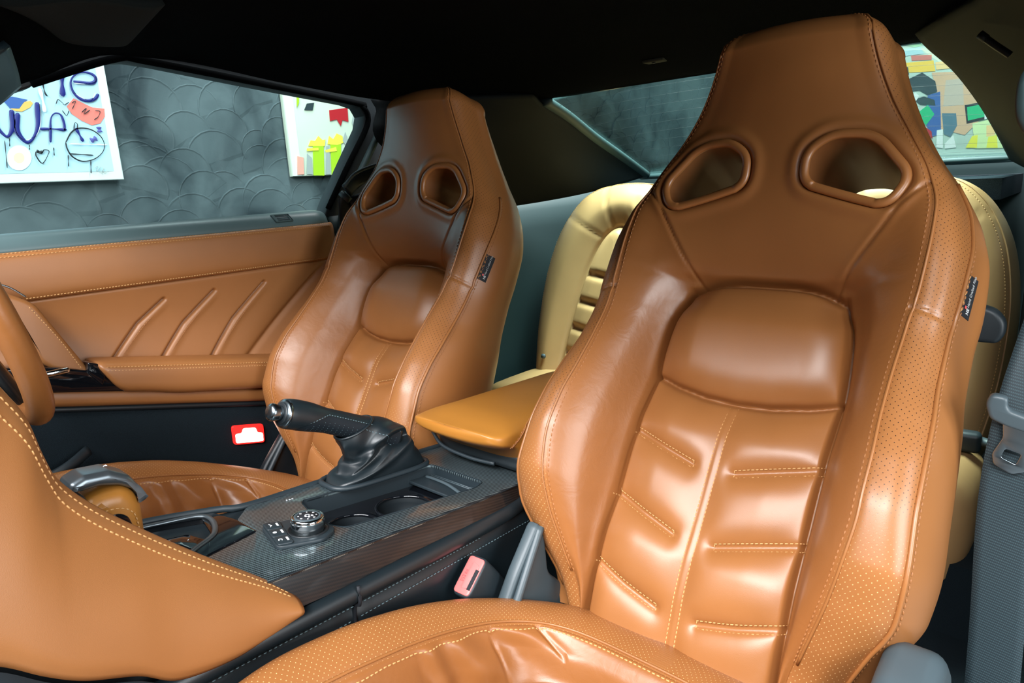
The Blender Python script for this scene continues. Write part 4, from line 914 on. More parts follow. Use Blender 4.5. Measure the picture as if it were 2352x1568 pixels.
plate('armrest_end', rounded([(.375, .585), (.392, .578), (.402, .556), (.392, .535), (.372, .565)], .004), .03, M_['gloss'], door, M=M_YZ(-.668), bevel=.003)
tube('pocket_lip', spline([(-.668, .18, .365), (-.666, .276, .390), (-.668, .310, .400), (-.690, .352, .414)], 24), .007, M_['plastic'], door, seg=8, r2=.012)
lens = plate('warning_lamp', rounded([(.630, .331), (.702, .314), (.704, .359), (.631, .376)], .008), .006, M_['lamp_red'], door, M=M_YZ(-.692), bevel=.002, label='red lens lit up')
plate('lit_core', rounded([(.635, .334), (.698, .319), (.699, .339), (.687, .343), (.684, .356), (.655, .363), (.651, .353), (.636, .355)], .004), .002, M_['lamp_hot'], lens, M=M_YZ(-.6905), bevel=.0005)
GL = [(.06, .80), (.06, .92), (.20, .99), (.348, 1.064), (.405, 1.088), (.56, 1.141), (.62, 1.139), (1.09, 1.083), (1.125, 1.075), (1.138, 1.050), (1.125, 1.015), (.99, .80)]
plate('window_glass', GL, .004, M_['glass'], door, M=M_YZ(-.790), smooth=False)
# slotted vent in the belt cap
fr_ = plate('vent_frame', rounded([(.826, .8015), (.872, .8015), (.866, .8235), (.820, .8235)], .003), .010, M_['soft_blk'], door, M=frameM((-.7425, 0, .8075), (0, 1, 0), (-.62, 0, .78)) @ Matrix.Translation((0, -.8075, .0035)), holes=[rounded([(.834, .8045), (.864, .8045), (.859, .8205), (.829, .8205)], .002)], bevel=.0015)
plate('vent_well', [(.826, .802), (.870, .802), (.866, .822), (.822, .822)], .001, M_['plastic_dk'], fr_, M=frameM((-.7425, 0, .8075), (0, 1, 0), (-.62, 0, .78)) @ Matrix.Translation((0, -.8075, .0005)))
for k in range(3):
    plate('vent_slat', [(.831-.0016*k, .8075+.0048*k), (.863-.0016*k, .8075+.0048*k), (.863-.0016*k, .8090+.0048*k), (.831-.0016*k, .8090+.0048*k)], .002, M_['plastic'], fr_, M=frameM((-.7425, 0, .8075), (0, 1, 0), (-.62, 0, .78)) @ Matrix.Translation((0, -.8075, .0025)))
# ------------------------------------------------------------------ centre console
con = empty('centre_console', (0, .45, .03), 'centre console with carbon weave cover, cup holders and control knob', 'console')
SL = math.atan(.1); MC = frameM((0, .28, .475), (1, 0, 0), (0, math.cos(SL), -math.sin(SL)))
def cy(pts): return [(x, (y-.28)/math.cos(SL)) for x, y in pts]
def cz(y): return .475 - .1*(y-.28)
def cp(x, y, dz=0): return (x, y, cz(y)+dz)
top = rounded(cy([(.103, .272), (.003, .272), (-.019, .344), (-.068, .343), (-.100, .372), (-.106, .49), (-.108, .66), (-.108, .745), (.100, .745), (.106, .70), (.107, .60), (.104, .45)]), .006, 4)
tray = rounded(cy([(-.066, .432), (-.052, .655), (.062, .658), (.071, .632), (.061, .54), (.050, .425), (.015, .412)]), .010, 5)
plate('carbon_cover', top, .006, M_['carbon'], con, M=MC, holes=[tray], bevel=.002)
# front part around the gear selector
sh = rounded(cy([(-.140, .08), (-.150, .20), (-.135, .275), (-.112, .334), (-.070, .345), (-.019, .346), (.003, .274), (.085, .20), (.09, .08)]), .004, 3)
gate = rounded(cy([(-.128, .08), (-.132, .20), (-.122, .268), (-.104, .318), (-.050, .306), (-.016, .262), (.040, .20), (.045, .08)]), .006, 4)
plate('gloss_surround', sh, .02, M_['gloss'], con, M=MC @ Matrix.Translation((0, 0, .001)), holes=[gate], bevel=.003)
rim = spline([tuple(MC @ Vector((x, y, .002))) for x, y in cy([(-.129, .08), (-.133, .20), (-.123, .270), (-.105, .319), (-.050, .307), (-.016, .263), (.040, .20), (.045, .08)])], 120)
tube('gate_rim', rim, .0035, M_['satin_dk'], con, seg=8, r2=.0022)
gp = plate('gate_plate', gate, .004, M_['plastic'], con, M=MC @ Matrix.Translation((0, 0, -.007)), bevel=.0005)
slot = rounded(cy([(-.060, .10), (-.064, .20), (-.060, .262), (-.040, .268), (-.018, .235), (.012, .19), (.015, .10)]), .010, 5)
plate('gate_slot', slot, .002, M_['plastic_dk'], gp, M=MC @ Matrix.Translation((0, 0, -.0055)), bevel=.0005)
tube('slot_rim', spline([tuple(MC @ Vector((x, y, -.004))) for x, y in slot], 80, True), .0022, M_['plastic_lt'], gp, seg=6, closed=True)
band = rounded(cy([(-.088, .15), (-.092, .24), (-.082, .288), (-.046, .298), (-.026, .284), (-.040, .275), (-.066, .270), (-.072, .21), (-.072, .15)]), .004, 4)
plate('letter_band', band, .002, M_['gloss'], gp, M=MC @ Matrix.Translation((0, 0, -.0050)), bevel=.0004)
def ctext(body, x, y, dz, size, rot, m, par):
    text('printed_mark', body, size, m, MC @ Matrix.Translation((x, (y-.28)/math.cos(SL), dz)) @ Matrix.Rotation(rot, 4, 'Z'), par)
ctext('A', -.043, .2865, -.0046, .009, 2.5, M_['white'], gp); ctext('-', -.066, .281, -.0046, .010, 2.4, M_['white'], gp); ctext('M', -.079, .262, -.0046, .009, 2.2, M_['white'], gp)
# tray well with two cup holders and a sliding lid
inner = [MC @ Vector((x, y, 0)) for x, y in tray]
ctr = sum(inner, Vector())/len(inner)
rings = [[tuple(p+Vector((0, 0, dz))) for p in inner] for dz in (.0005, -.004, -.015, -.028)]
loft('tray_wall', np.array(rings), M_['plastic'], con, caps=False)
cups = [((.002, .470), .0345), ((.002, .556), .0400)]
big = rounded(cy([(-.072, .405), (-.060, .665), (.070, .668), (.080, .632), (.068, .54), (.056, .400)]), .01)
plate('tray_floor', big, .003, M_['gloss'], con, M=MC @ Matrix.Translation((0, 0, -.027)), holes=[[(c[0]+r_*math.cos(t), (c[1]-.28)/math.cos(SL)+r_*math.sin(t)) for t in np.linspace(0, 2*math.pi, 48, endpoint=False)] for c, r_ in cups], bevel=.0005)
for c, r_ in cups:
    th = np.linspace(0, 2*math.pi, 64, endpoint=False)
    ring = np.array([tuple(MC @ Vector((c[0]+r_*math.cos(t), (c[1]-.28)/math.cos(SL)+r_*math.sin(t), -.0265))) for t in th])
    h = tube('cup_holder', ring, .0022, M_['gloss'], con, seg=10, closed=True)
    w_ = [[tuple(MC @ Vector((c[0]+r_*f*math.cos(t), (c[1]-.28)/math.cos(SL)+r_*f*math.sin(t), dz))) for t in th] for f, dz in ((1, -.027), (.97, -.034), (.97, -.036), (.93, -.085), (.0, -.086))]
    loft('cup_well', np.array(w_), M_['plastic_dk'], h, caps=False)
lid = plate('sliding_lid', rounded(cy([(-.064, .612), (-.061, .662), (.068, .664), (.066, .612)]), .004), .005, M_['plastic'], con, M=MC @ Matrix.Translation((0, 0, -.017)), bevel=.0015)
tube('lid_grip', spline([cp(-.048, .640, -.0160), cp(-.020, .6375, -.0140), (cp(.010, .634, -.0135)), cp(.045, .627, -.0160)], 24), .0030, M_['plastic_lt'], lid, seg=8, r2=.002)
for k in range(3): tube('lid_rib', [cp(-.050, .650+.004*k, -.0168), cp(.060, .650+.004*k, -.0168)], .0008, M_['plastic_lt'], lid, seg=6)
# rotary control with its three buttons
kb = plate('control_base', rounded(cy([(-.020, .350), (.047, .334), (.066, .386), (.050, .412), (.005, .410), (-.012, .392)]), .010, 6), .006, M_['plastic'], con, M=MC @ Matrix.Translation((0, 0, .005)), bevel=.002)
zz = Vector((0, math.sin(SL), math.cos(SL)))
def disc(name, r0, rr, zs, m, par, n=64):
    o = MC @ Vector((.031, (.384-.28)/math.cos(SL), 0)); X = Vector((1, 0, 0)); Y = zz.cross(X)
    R = [[tuple(o + zz*z + X*(r*math.cos(t)) + Y*(r*math.sin(t))) for t in np.linspace(0, 2*math.pi, n, endpoint=False)] for r, z in zip(rr, zs)]
    return loft(name, np.array(R), m, par)
disc('knob_well', 0, [.0245, .0245, .0225, .0222], [.004, .0062, .0062, .0052], M_['plastic_dk'], kb)
kn = disc('rotary_knob', 0, [.0192, .0200, .0200, .0203, .0203, .0196, .0182, .0178], [.004, .006, .016, .0165, .0195, .0218, .0228, .0226], M_['chrome'], con)
disc('knob_ring', 0, [.0160, .0160, .0152, .0136, .0130], [.020, .0228, .0232, .0232, .0226], M_['plastic_lt'], kn)
disc('knob_face', 0, [.0134, .0134, .002], [.022, .0229, .0231], M_['label'], kn)
for k in range(8):
    a_ = k*math.pi/4+.3; p = MC @ Vector((.031+.0106*math.cos(a_), (.384-.28)/math.cos(SL)+.0106*math.sin(a_), 0)) + zz*.0231
    tube('knob_mark', [p, p+zz*.0002], .0011 if k % 2 else .0015, M_['white'], kn, seg=10)
text('knob_symbol', 'C', .0085, M_['white'], MC @ Matrix.Translation((.030, (.384-.28)/math.cos(SL), .0232)) @ Matrix.Rotation(-.6, 4, 'Z'), kn)
for dx, dy in ((.004, .004), (.005, -.001), (.001, -.003)):
    plate('knob_mark', rounded([(-.0018, -.0012), (.0018, -.0012), (.0018, .0012), (-.0018, .0012)], .0008), .0003, M_['white'], kn, M=MC @ Matrix.Translation((.031+dx, (.384-.28)/math.cos(SL)+dy, .0235)))
bt = [[(-.019, .352), (.002, .347), (.007, .365), (-.012, .371)], [(.003, .3468), (.0245, .3415), (.029, .359), (.008, .3648)], [(.0255, .3412), (.0465, .336), (.052, .353), (.030, .3588)]]
for k, q in enumerate(bt):
    b = plate('push_button', rounded(cy(q), .003, 4), .003, M_['plastic'], kb, M=MC @ Matrix.Translation((0, 0, .0075)), bevel=.0012)
    cx_, cy_ = np.mean([p[0] for p in q]), np.mean([p[1] for p in q])
    rot = -.25
    plate('button_print', [(-.0045, -.0012), (.0045, -.0012), (.0045, .0012), (-.0045, .0012)], .0002, M_['white'], b, M=MC @ Matrix.Translation((cx_+.0015, (cy_+.0045-.28)/math.cos(SL), .0078)) @ Matrix.Rotation(rot, 4, 'Z'))
    if k == 0: plate('button_print', [(-.005, -.0008), (0, .0026), (.005, -.0008), (0, .0004)], .0002, M_['white'], b, M=MC @ Matrix.Translation((cx_-.001, (cy_-.0035-.28)/math.cos(SL), .0078)) @ Matrix.Rotation(rot, 4, 'Z'))
    if k == 1: plate('button_print', [(.0024*math.cos(t), .0024*math.sin(t)) for t in np.linspace(0, 6.28, 12, endpoint=False)], .0002, M_['white'], b, M=MC @ Matrix.Translation((cx_-.001, (cy_-.0035-.28)/math.cos(SL), .0078)))
    if k == 2: text('button_print', 'C', .007, M_['white'], MC @ Matrix.Translation((cx_-.001, (cy_-.0035-.28)/math.cos(SL), .0078)) @ Matrix.Rotation(rot, 4, 'Z'), b)
# carbon flank, leather roll and leather side towards the nearest seat
yy = np.linspace(.20, .735, 70)
xe = tab(yy, [.2, .272, .45, .60, .70, .735], [.1035, .1035, .1045, .1075, .1065, .101]); G = np.zeros((70, 7, 3)); UVc = np.zeros((70, 7, 2))
for i, y in enumerate(yy):
    t = np.linspace(0, 1, 7); G[i, :, 0] = xe[i] - .002 + .010*t**.7; G[i, :, 1] = y; G[i, :, 2] = cz(y) - .0008 - t*.036*tab(y, [.2, .6, .735], [1.1, 1., .45]); UVc[i, :, 0] = t*.04; UVc[i, :, 1] = y
grid('carbon_flank', G, M_['carbon_dk'], con, uv=UVc)
lip = np.column_stack([xe+.0005, yy, [cz(y)-.0010 for y in yy]]); tube('cover_joint', lip, .0011, M_['plastic_dk'], con, seg=6)
roll = spline([(.1155, .02, .425), (.1145, .20, .423), (.1135, .40, .414), (.1125, .56, .407), (.110, .66, .404), (.107, .705, .412), (.102, .735, .428)], 90)
tube('leather_roll', roll, .0105, M_['blk_leather'], con, seg=12, r2=.0125)
for off in (-.0150,):
    stitches('stitching', [(roll[4:72]+[.0015, 0, off], (1, 0, 0))], M_['thread_black'], con, step=.006, length=.004, w=.0007)
G = np.zeros((60, 10, 3))
for i, y in enumerate(np.linspace(.0, .80, 60)):
    t = np.linspace(0, 1, 10); G[i, :, 0] = .1125 - .004*(y-.1) - .006*t; G[i, :, 1] = y; G[i, :, 2] = (.415-.03*y)*(1-t) + .03*t
    if abs(y-.385) < .007: G[i, :, 0] -= .0025
solid('leather_side', G, .01, M_['blk_leather'], con)
tube('side_seam', spline([(.1245, .386, .428), (.1255, .386, .414), (.1225, .386, .402), (.111, .386, .385), (.108, .388, .25)], 30), .0022, M_['label'], con, seg=8)
for i, (y0, y1) in enumerate(((.05, .38), (.392, .70))):
    a_ = np.linspace(y0, y1, 60); stitches('stitching', [(np.column_stack([.1135-.004*(a_-.1), a_, .392-.03*a_]), (1, 0, 0))], M_['thread_black'], con, step=.006, length=.0042, w=.0008)
G = np.zeros((40, 8, 3))
for i, y in enumerate(np.linspace(.0, .80, 40)):
    t = np.linspace(0, 1, 8); G[i, :, 0] = -.108 - (.035*smoothstep(.36, .24, y)); G[i, :, 1] = y; G[i, :, 2] = (cz(y)-.004)*(1-t)+.03*t
solid('driver_side', G, .01, M_['blk_leather'], con, flip=True)
tube('driver_edge', spline([cp(-.148, .10, .001), cp(-.146, .24, .001), cp(-.118, .335, .001), cp(-.103, .375, 0), cp(-.109, .50, 0), cp(-.111, .66, 0), cp(-.111, .74, 0)], 60), .005, M_['plastic'], con, seg=8)
bbox('storage_box', (0, .875, .25), (.196, .30, .40), M_['blk_leather'], con, r=.012)
bbox('box_mouth', (0, .722, .452), (.186, .030, .032), M_['plastic_dk'], con, r=.010)
tube('box_lip', spline([(-.094, .70, .468), (-.06, .690, .455), (0, .690, .449), (.05, .695, .449)], 24), .003, M_['plastic'], con, seg=8)
ctext('S R T', -.079, .424, .0008, .005, 1.4, M_['grey_print'], con)
# armrest lid on the storage box
ar = empty('console_armrest', (0, .84, .45), 'padded tan leather armrest lid on centre console between the seats', 'armrest')
ys = np.r_[.646, .6475, .652, .660, .672, .69, np.linspace(.71, .98, 24), 1.0, 1.008]
sc = np.r_[.10, .45, .72, .88, .96, .99, np.ones(24), .97, .85]
rings = []
for y, s_ in zip(ys, sc):
    zt = .5175 - .004*smoothstep(.72, .64, y) - .075*max(0, y-.72)*.6; zb = tab(y, [.646, .69, .73, .80, 1.0], [.494, .474, .440, .432, .430]); zm = (zt+zb)/2
    hh = (zt-zb)/2*(.55+.45*s_); w_ = .0965*(.72+.28*s_**.8); r2 = superring(56, w_, hh, 4.2)
    zz_ = (zt-hh if y < .66 else zm)+r2[:, 1] + .004*(1-(r2[:, 0]/w_)**2)*(r2[:, 1] > 0)
    rings.append(np.column_stack([r2[:, 0], y + .012*(np.abs(r2[:, 0])/.0965)**2*(y < .70), zz_]))
loft('lid_pad', rings, M_['tan_rest'], ar)
for o_ in (.004, -.004):
    q = np.column_stack([np.linspace(.0925, .0790, 26), np.linspace(.690, .96, 26)*1 + o_*0, np.full(26, .5)])
    q = np.array([(.088+o_*.7, y, .5185-.075*max(0, y-.72)*.6-.0015) for y in np.linspace(.74, .98, 30)])
    lead = np.array([(.0945, .688+o_, .487), (.0962, .703+o_, .496), (.0948, .718+o_, .506), (.090+o_*.3, .735, .5140)])
    stitches('stitching', [(spline(np.vstack([lead, q]), 60), (.5, 0, .85))], M_['thread_dark'], ar, step=.006, length=.0046, w=.0009)
tube('lid_seam', spline([(.0945, .688, .487), (.0963, .703, .496), (.0950, .718, .506), (.0895, .735, .5145), (.0885, .78, .5150), (.0885, .97, .5065)], 40), .0012, M_['thread_dark'], ar, seg=6)
# ------------------------------------------------------------------ handbrake
hb = empty('handbrake_lever', (-.07, .58, .45), 'black leather handbrake lever with chrome button and gathered gaiter', 'handbrake')
pth = spline([(-.070, .427, .5865), (-.070, .452, .576), (-.070, .50, .552), (-.070, .54, .5305), (-.070, .575, .512), (-.070, .60, .498)], 50)
rr = tab(np.linspace(0, 1, 50), [0, .05, .18, .35, .6, .8, 1], [.0185, .0195, .0190, .0165, .0175, .020, .0205]); r2_ = rr*1.06
tube('grip', pth, rr, M_['blk_leather'], hb, seg=28, r2=r2_)
M_['grip_perf'] = leather('perforated_black_leather', (.008, .013, .018), .55, spec=.3)
T, A, B = frames(pth); lo_ = []
G = np.zeros((44, 20, 3))
for i in range(44):
    k = 5+i; a0 = .42 if i > 10 else .42 - (10-i)*.13
    for q, a_ in enumerate(np.linspace(a0, -math.pi-a0, 20)): G[i, q] = pth[k] + A[k]*rr[k]*1.012*math.cos(a_) + B[k]*r2_[k]*1.012*math.sin(a_)
grid('grip_insert', G, M_['grip_perf'], hb)
stitches('stitching', [(G[:, 0]+(B[5:49]*.0022), A[5:49])], M_['thread_black'], hb, step=.0045, length=.0034, w=.0006)
dots = []
for i in range(3, 42, 2):
    for q in range(2, 10, 1):
        p = G[i, q]*(.5)+G[i, q+1]*.5 if (i//2) % 2 else G[i, q]; dots.append((p, (p-pth[5+i])/np.linalg.norm(p-pth[5+i])))
V = []; F = []
for p, n_ in dots:
    t1 = np.cross(n_, (0, 0, 1)); t1 /= np.linalg.norm(t1); t2 = np.cross(n_, t1); b = len(V); V += [p+n_*.0004+t1*.0005, p+n_*.0004+t2*.0005, p+n_*.0004-t1*.0005, p+n_*.0004-t2*.0005, p+n_*.0007]; F += [(b+k, b+(k+1) % 4, b+4) for k in range(4)]
link('grip_perforation', npmesh('grip_perforation', V, F), M_['thread_black'], hb, 'stuff')
T0 = -T[0]; Cc = pth[0]
tube('button_ring', [Cc+T0*-.002, Cc+T0*.0015, Cc+T0*.003], [.0192, .0188, .0165], M_['satin'], hb, seg=32, r2=[.0204, .0199, .0175], up=(1, 0, 0))
tube('button_sleeve', [Cc+T0*.002, Cc+T0*.0045, Cc+T0*.005], [.0150, .0148, .0135], M_['plastic_dk'], hb, seg=28, up=(1, 0, 0))
tube('release_button', [Cc+T0*.003, Cc+T0*.010, Cc+T0*.017, Cc+T0*.0205, Cc+T0*.022], [.0100, .0108, .0118, .0108, .0070], M_['satin'], hb, seg=28, up=(1, 0, 0))
def gaiter():
    n, m = 70, 110; th = np.linspace(0, 2*math.pi, m, endpoint=False); R = []
    fr_ = spline([(.5035, .5265, .0215), (.507, .512, .026), (.516, .497, .030), (.522, .484, .033), (.512, .472, .034), (.497, .462, .033), (.486, .452, .031)], n)
    bk_ = spline([(.5600, .5420, .0215), (.588, .532, .026), (.614, .512, .030), (.632, .490, .033), (.634, .474, .034), (.642, .462, .033), (.652, .444, .031)], n)
    for i in range(n):
        t = i/(n-1); f, b = fr_[i], bk_[i]; c0 = (f+b)/2; c, s = np.cos(th), np.sin(th); pw = 2.1+1.6*t; cc, ss = np.sign(c)*np.abs(c)**(2/pw), np.sign(s)*np.abs(s)**(2/pw)
        env = math.sin(math.pi*min(1, max(0, (t-.04)/.96)))**.8
        u = (ss+1)/2                                                    # 0 at the front .. 1 at the back
        g = lambda x, w_: np.exp(-(x/w_)**2)
        fold = .010*g(t-(.60-.30*np.sin(u*2.6)), .075) - .013*g(t-(.74-.30*np.sin(u*2.6)), .085) + .008*g(t-(.93-.42*u), .07) - .006*g(t-(.35+.1*u), .06)*(u < .5) + .004*np.sin(8*u+9*t)
        w_ = f[2]*.5+b[2]*.5
        R.append(np.column_stack([-.072-.008*t + cc*(w_ + env*fold), c0[0] + ss*((b[0]-f[0])/2 + env*.004*np.sin(5*th+8*t)), c0[1] + ss*(b[1]-f[1])/2 + .35*env*fold]))
    loft('gaiter', R, M_['blk_leather'], hb, caps=False)
    tube('gaiter_collar', np.array(R[1]), .0020, M_['blk_leather'], hb, seg=8, closed=True, up=(0, .5, 1))
    q = np.array([r_[int(m*.02)] for r_ in R[2:36]]); stitches('stitching', [(q+[.001, 0, 0], (1, 0, .3))], M_['thread_black'], hb, step=.005, length=.0036, w=.0006)
gaiter()
fl = superring(72, .034, .086, 4); q = [tuple(MC @ Vector((-.081+x*1.0, (.570+y-.28)/math.cos(SL), .003))) for x, y in fl]
tube('gaiter_frame', spline(q, 100, True), .0042, M_['plastic'], hb, seg=8, closed=True)
# ------------------------------------------------------------------ gear selector
gs = empty('gear_selector', (-.03, .205, .47), 'gear selector with tan leather grip and grey metal cap', 'gear lever')
body = rounded([(.172, .566), (.178, .577), (.195, .580), (.214, .577), (.224, .566), (.228, .552), (.226, .50), (.222, .470), (.200, .470), (.196, .53), (.186, .545)], .008, 5)
plate('grip', body, .046, M_['tan_rest'], gs, M=M_YZ(-.020), bevel=.016, seg=5)
side = rounded([(.186, .5535), (.203, .5525), (.2105, .546), (.2140, .530), (.2125, .49), (.203, .49), (.200, .530)], .004, 4)
plate('side_inlay', side, .002, M_['gloss'], gs, M=M_YZ(-.0188), bevel=.0006)
cap = rounded([(.163, .588), (.167, .597), (.180, .6015), (.204, .5985), (.221, .587), (.2305, .569), (.231, .552), (.2275, .556), (.222, .570), (.210, .5795), (.192, .5855), (.176, .5855)], .003, 4)
plate('metal_cap', cap, .040, M_['satin_dk'], gs, M=M_YZ(-.023), bevel=.007, seg=4)
plate('metal_collar', rounded([(.158, .572), (.163, .582), (.176, .583), (.180, .572), (.176, .556), (.165, .556)], .004), .044, M_['satin_dk'], gs, M=M_YZ(-.021), bevel=.010, seg=4)
sl = spline([(.184, .560), (.203, .558), (.2145, .550), (.2185, .535), (.2175, .49)], 40)
stitches('stitching', [(np.column_stack([np.full(40, -.0196), sl[:, 0], sl[:, 1]]), (1, 0, 0))], M_['thread'], gs, step=.005, length=.0038, w=.0008)
text('cap_print', 'A', .006, M_['white'], Matrix.Translation((-.043, .205, .5995)) @ Matrix.Rotation(1.2, 4, 'Z'), gs)
# ------------------------------------------------------------------ dashboard flank and steering wheel
da = empty('dashboard', (.11, .15, .40), 'tan leather flank of the dashboard in the near left corner, double stitched edge', 'dashboard')
RD = [(.098, -.02, .86), (.099, .055, .795), (.100, .098, .756), (.100, .108, .735), (.100, .120, .707), (.100, .126, .671), (.100, .134, .645), (.100, .163, .605), (.1005, .228, .536), (.1015, .287, .479), (.108, .318, .446)]
LW = [(.150, -.08, .62), (.150, -.02, .575), (.150, .03, .560), (.150, .061, .540), (.150, .086, .515), (.148, .111, .494), (.142, .150, .470), (.136, .182, .442), (.130, .232, .428), (.124, .272, .426), (.119, .312, .430)]
A_, B_ = spline(RD, 90), spline(LW, 90); t = np.linspace(0, 1, 30)
G = A_[:, None]*(1-t)[None, :, None] + B_[:, None]*t[None, :, None]
G[..., 0] += .012*np.sin(math.pi*t)[None]**.8 + .004*smoothstep(0, .08, t)[None] - .004*smoothstep(.9, 1., t)[None]
Gd = np.concatenate([A_[:, None]+[-.030, -.004, -.006], A_[:, None]+[-.012, 0, -.0005], A_[:, None]+[-.003, 0, .001], G], 1)
da_p = solid('leather_panel', Gd, .004, M_['tan_door'], da, flip=False)
for o_ in (1, 3): stitches('stitching', [(G[3:88, o_], (.8, .4, .5))], M_['thread'], da, step=.0055, length=.0046, w=.0010)
lowG = np.stack([B_[:60]+[.002, 0, -.004], B_[:60]+[.014, -.01, -.05], B_[:60]+[.02, -.03, -.16]], 1)
solid('lower_trim', lowG, .005, M_['plastic'], da)
plate('dash_core', [(y-.03, z-.035) for _, y, z in RD[:-1]] + [(.26, .41), (-.12, .41), (-.12, .80)], .10, M_['plastic_dk'], da, M=M_YZ(.094), bevel=.004)
bbox('instrument_cowl', (-.32, -.10, .74), (.84, .16, .18), M_['plastic_dk'], da, r=.05, seg=4)
sw = empty('steering_wheel', (-.387, .17, .74), 'tan leather steering wheel rim cut off by the left edge', 'steering wheel')
tl = math.radians(15); v_ = np.array([0, -math.sin(tl), math.cos(tl)]); cw = np.array([-.387, .170, .770]); th = np.linspace(0, 2*math.pi, 120, endpoint=False)
tube('rim', cw + .185*np.cos(th)[:, None]*np.array([1, 0, 0]) + .185*np.sin(th)[:, None]*v_, .0175, M_['tan_worn'], sw, seg=20, closed=True, up=np.cross((1, 0, 0), v_), r2=.0160)
nw = np.cross((1, 0, 0), v_)
for a_ in (0.05, math.pi-.05, -math.pi/2):
    e = cw + .178*math.cos(a_)*np.array([1, 0, 0]) + .178*math.sin(a_)*v_; tube('spoke', [cw+nw*.02, (cw+e)/2+nw*.014, e], [.03, .022, .012], M_['plastic_dk'], sw, seg=12, r2=[.012, .010, .008], up=nw)
tube('hub', [cw+nw*.055, cw+nw*.01, cw-nw*.018, cw-nw*.024], [.05, .062, .06, .045], M_['plastic_dk'], sw, seg=40, up=(1, 0, 0))
tube('column', [cw+nw*.05, cw+nw*.24], .045, M_['plastic_dk'], sw, seg=24, up=(1, 0, 0))
# ------------------------------------------------------------------ seat belts
bk = empty('belt_buckle', (.135, .57, .30), 'seat belt buckle with pale red press button beside the nearest seat', 'buckle')
ax = np.array([0, -.64, .77]); ax /= np.linalg.norm(ax); ax = ax + np.array([.10, 0, 0]); ax /= np.linalg.norm(ax); lx = np.array([-.05, .80, .60]); lx -= ax*(lx@ax); lx /= np.linalg.norm(lx); sx = np.cross(lx, ax)
oB = np.array([.136, .548, .364])
RB = []
for d, f in ((0, .93), (.0015, .98), (.004, 1.0), (.03, .98), (.08, .90), (.11, .80)):
    r2 = superring(48, .0285*f, .0150*f, 5.0); RB.append(oB - ax*d + lx*r2[:, :1] + sx*r2[:, 1:])
loft('buckle_body', RB, M_['plastic'], bk)
Mb = frameM(oB+ax*.0016, lx, -sx if np.cross(lx, -sx)@ax > 0 else sx)
btn = plate('press_button', rounded([(-.0254, -.0126), (.0254, -.0126), (.0254, .0126), (-.0254, .0126)], .005, 5), .003, M_['red'], bk, M=Mb, bevel=.0012)
sgn = 1 if (Mb.to_3x3() @ Vector((0, 1, 0))).x > 0 else -1
plate('press_recess', rounded([(-.019, -.003*sgn), (.019, -.003*sgn), (.0155, .0090*sgn), (-.0155, .0090*sgn)][::sgn], .003), .0006, M_['red'], btn, M=Mb @ Matrix.Translation((0, 0, .0007)), bevel=.0003)
plate('tongue_slot', [(-.018, .0065*sgn), (.010, .0065*sgn), (.010, .0116*sgn), (-.018, .0116*sgn)][::sgn], .0010, M_['label'], btn, M=Mb @ Matrix.Translation((0, 0, .0012)))
text('embossed_print', 'PRESS', .0068, M_['red_mark'], Mb @ Matrix.Translation((-.002, -.0068*sgn, .0004)) @ (Matrix.Identity(4) if sgn > 0 else Matrix.Rotation(math.pi, 4, 'Z')), btn, depth=.0002)
def ribbon(name, path, wdir, width, m, parent, thick=.0012):
    P = spline(path, 80); Wd = spline(wdir, 80); Wd /= np.linalg.norm(Wd, axis=1, keepdims=True); s = np.r_[0, np.cumsum(np.linalg.norm(np.diff(P, axis=0), axis=1))]
    t = np.linspace(-.5, .5, 7); G = P[:, None]+Wd[:, None]*(t*width)[None, :, None]; T = np.gradient(P, axis=0); Nn = np.cross(Wd, T); Nn /= np.linalg.norm(Nn, axis=1, keepdims=True)
    ring = np.concatenate([G+Nn[:, None]*thick/2, G[:, ::-1]-Nn[:, None]*thick/2], 1); uv = np.zeros((80, 14, 2)); uv[..., 0] = np.r_[t, t[::-1]]*width; uv[..., 1] = s[:, None]
    return grid(name, ring, m, parent, wrap=True, uv=uv)
bp = empty('seat_belt', (.68, .84, .06), 'grey seat belt hanging at right edge with a metal tongue', 'seat belt')
wd_ = [(.93, .20, -.25), (.93, .18, -.26), (.97, .10, -.20), (.99, .06, -.13), (1, .03, -.10)]
ribbon('webbing', [(.726, .955, .93), (.706, .905, .80), (.688, .850, .690), (.676, .825, .60), (.672, .820, .50), (.678, .815, .35), (.685, .81, .08)], [(.93, .25, -.2), (.93, .2, -.25), *wd_], .050, M_['webbing'], bp)
tg = np.array([.680, .824, .610]); tx = np.array([.95, .12, -.28]); tx /= np.linalg.norm(tx); tz = np.array([.10, -.02, 1.0]); tz -= tx*(tx@tz); tz /= np.linalg.norm(tz); Mt = frameM(tg, tx, tz)
plate('tongue_grip', rounded([(-.036, .016), (-.022, .018), (-.018, .006), (.04, .004), (.04, -.010), (-.012, -.012), (-.028, -.010), (-.037, .004)], .005, 5), .012, M_['plastic_lt'], bp, M=frameM(tg-np.array([0, .010, 0]), tx, tz) @ Matrix.Translation((0, 0, .006)), bevel=.004, seg=4)
tm = plate('metal_tongue', rounded([(-.006, -.006), (.040, -.006), (.034, -.022), (.032, -.052), (.022, -.060), (.005, -.056), (.000, -.046), (.002, -.026)], .003, 4), .0028, M_['satin'], bp, M=frameM(tg-np.array([0, .014, 0]), tx, tz) @ Matrix.Translation((-.012, .002, .001)), holes=[rounded([(.008, -.036), (.022, -.036), (.022, -.048), (.008, -.046)], .002)], bevel=.0008)
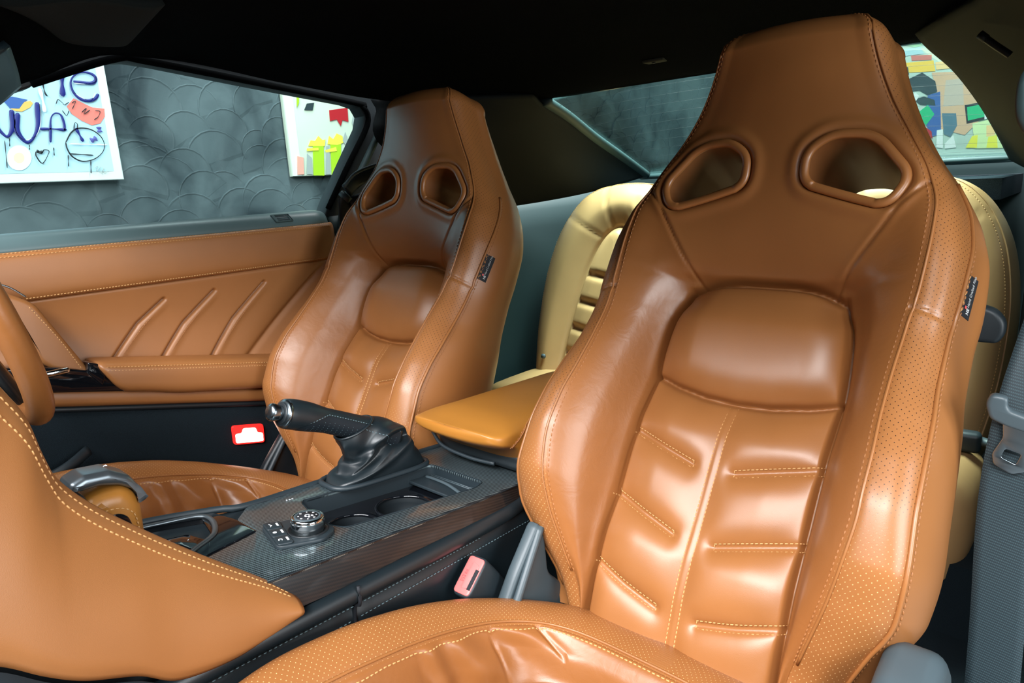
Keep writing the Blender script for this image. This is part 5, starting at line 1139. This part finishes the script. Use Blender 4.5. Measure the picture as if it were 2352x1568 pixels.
bg = empty('belt_guide', (.655, .93, .90), 'dark navy belt guide on the pillar at the right edge', 'belt guide')
RB = []
for k, f in ((0, .15), (.003, .55), (.010, .85), (.020, 1), (.05, 1)):
    r2 = superring(40, .020*f, .038*f, 2.4); RB.append(np.column_stack([.645+r2[:, 0]*.9+k*.35, .885+k+r2[:, 0]*.3, .918+r2[:, 1]-r2[:, 0]*.5]))
loft('guide_cover', RB, M_['soft_blk'], bg)
slab('trim_13', (.735, .97, -.05), (.79, 1.48, 1.03), M_['plastic_dk'])
bd = empty('belt_guide', (-.70, 1.03, .86), 'black belt guide arm with bright edge beside driver seat shoulder', 'belt guide')
tube('guide_arm', spline([(-.705, 1.005, .866), (-.70, 1.045, .895), (-.66, 1.09, .912), (-.56, 1.12, .918)], 30), .006, M_['plastic'], bd, seg=10, r2=.018)
tube('guide_edge', spline([(-.700, .995, .875), (-.694, 1.030, .907), (-.655, 1.078, .926), (-.55, 1.11, .932)], 30), .003, M_['plastic_lt'], bd, seg=8, r2=.004)
tube('guide_roller', [(-.715, .995, .862), (-.695, 1.005, .842)], .008, M_['plastic_lt'], bd, seg=12)
tube('guide_lower_arm', spline([(-.70, 1.010, .835), (-.66, 1.06, .855), (-.56, 1.10, .875)], 20), .004, M_['plastic'], bd, seg=8, r2=.016)
bs2 = empty('seat_belt', (-.72, 1.0, .10), 'dark seat belt hanging straight down behind the driver door edge', 'seat belt')
ribbon('webbing', [(-.705, 1.005, .850), (-.712, 1.003, .70), (-.715, 1.003, .45), (-.715, 1.003, .10)], [(.3, 1, 0), (.3, 1, 0), (.3, 1, 0), (.3, 1, 0)], .046, M_['plastic_dk'], bs2)
ps = empty('pillar_strap', (.565, 1.262, 1.02), 'thin black strap loop on the grey pillar right of rear window', 'strap')
tube('strap_band', spline([(.545, 1.252, 1.0355), (.560, 1.254, 1.022), (.579, 1.256, 1.006)], 16), .0035, M_['plastic_dk'], ps, seg=8, r2=.005)
tube('strap_end', [(.540, 1.252, 1.040), (.549, 1.252, 1.032)], .006, M_['plastic_dk'], ps, seg=10)
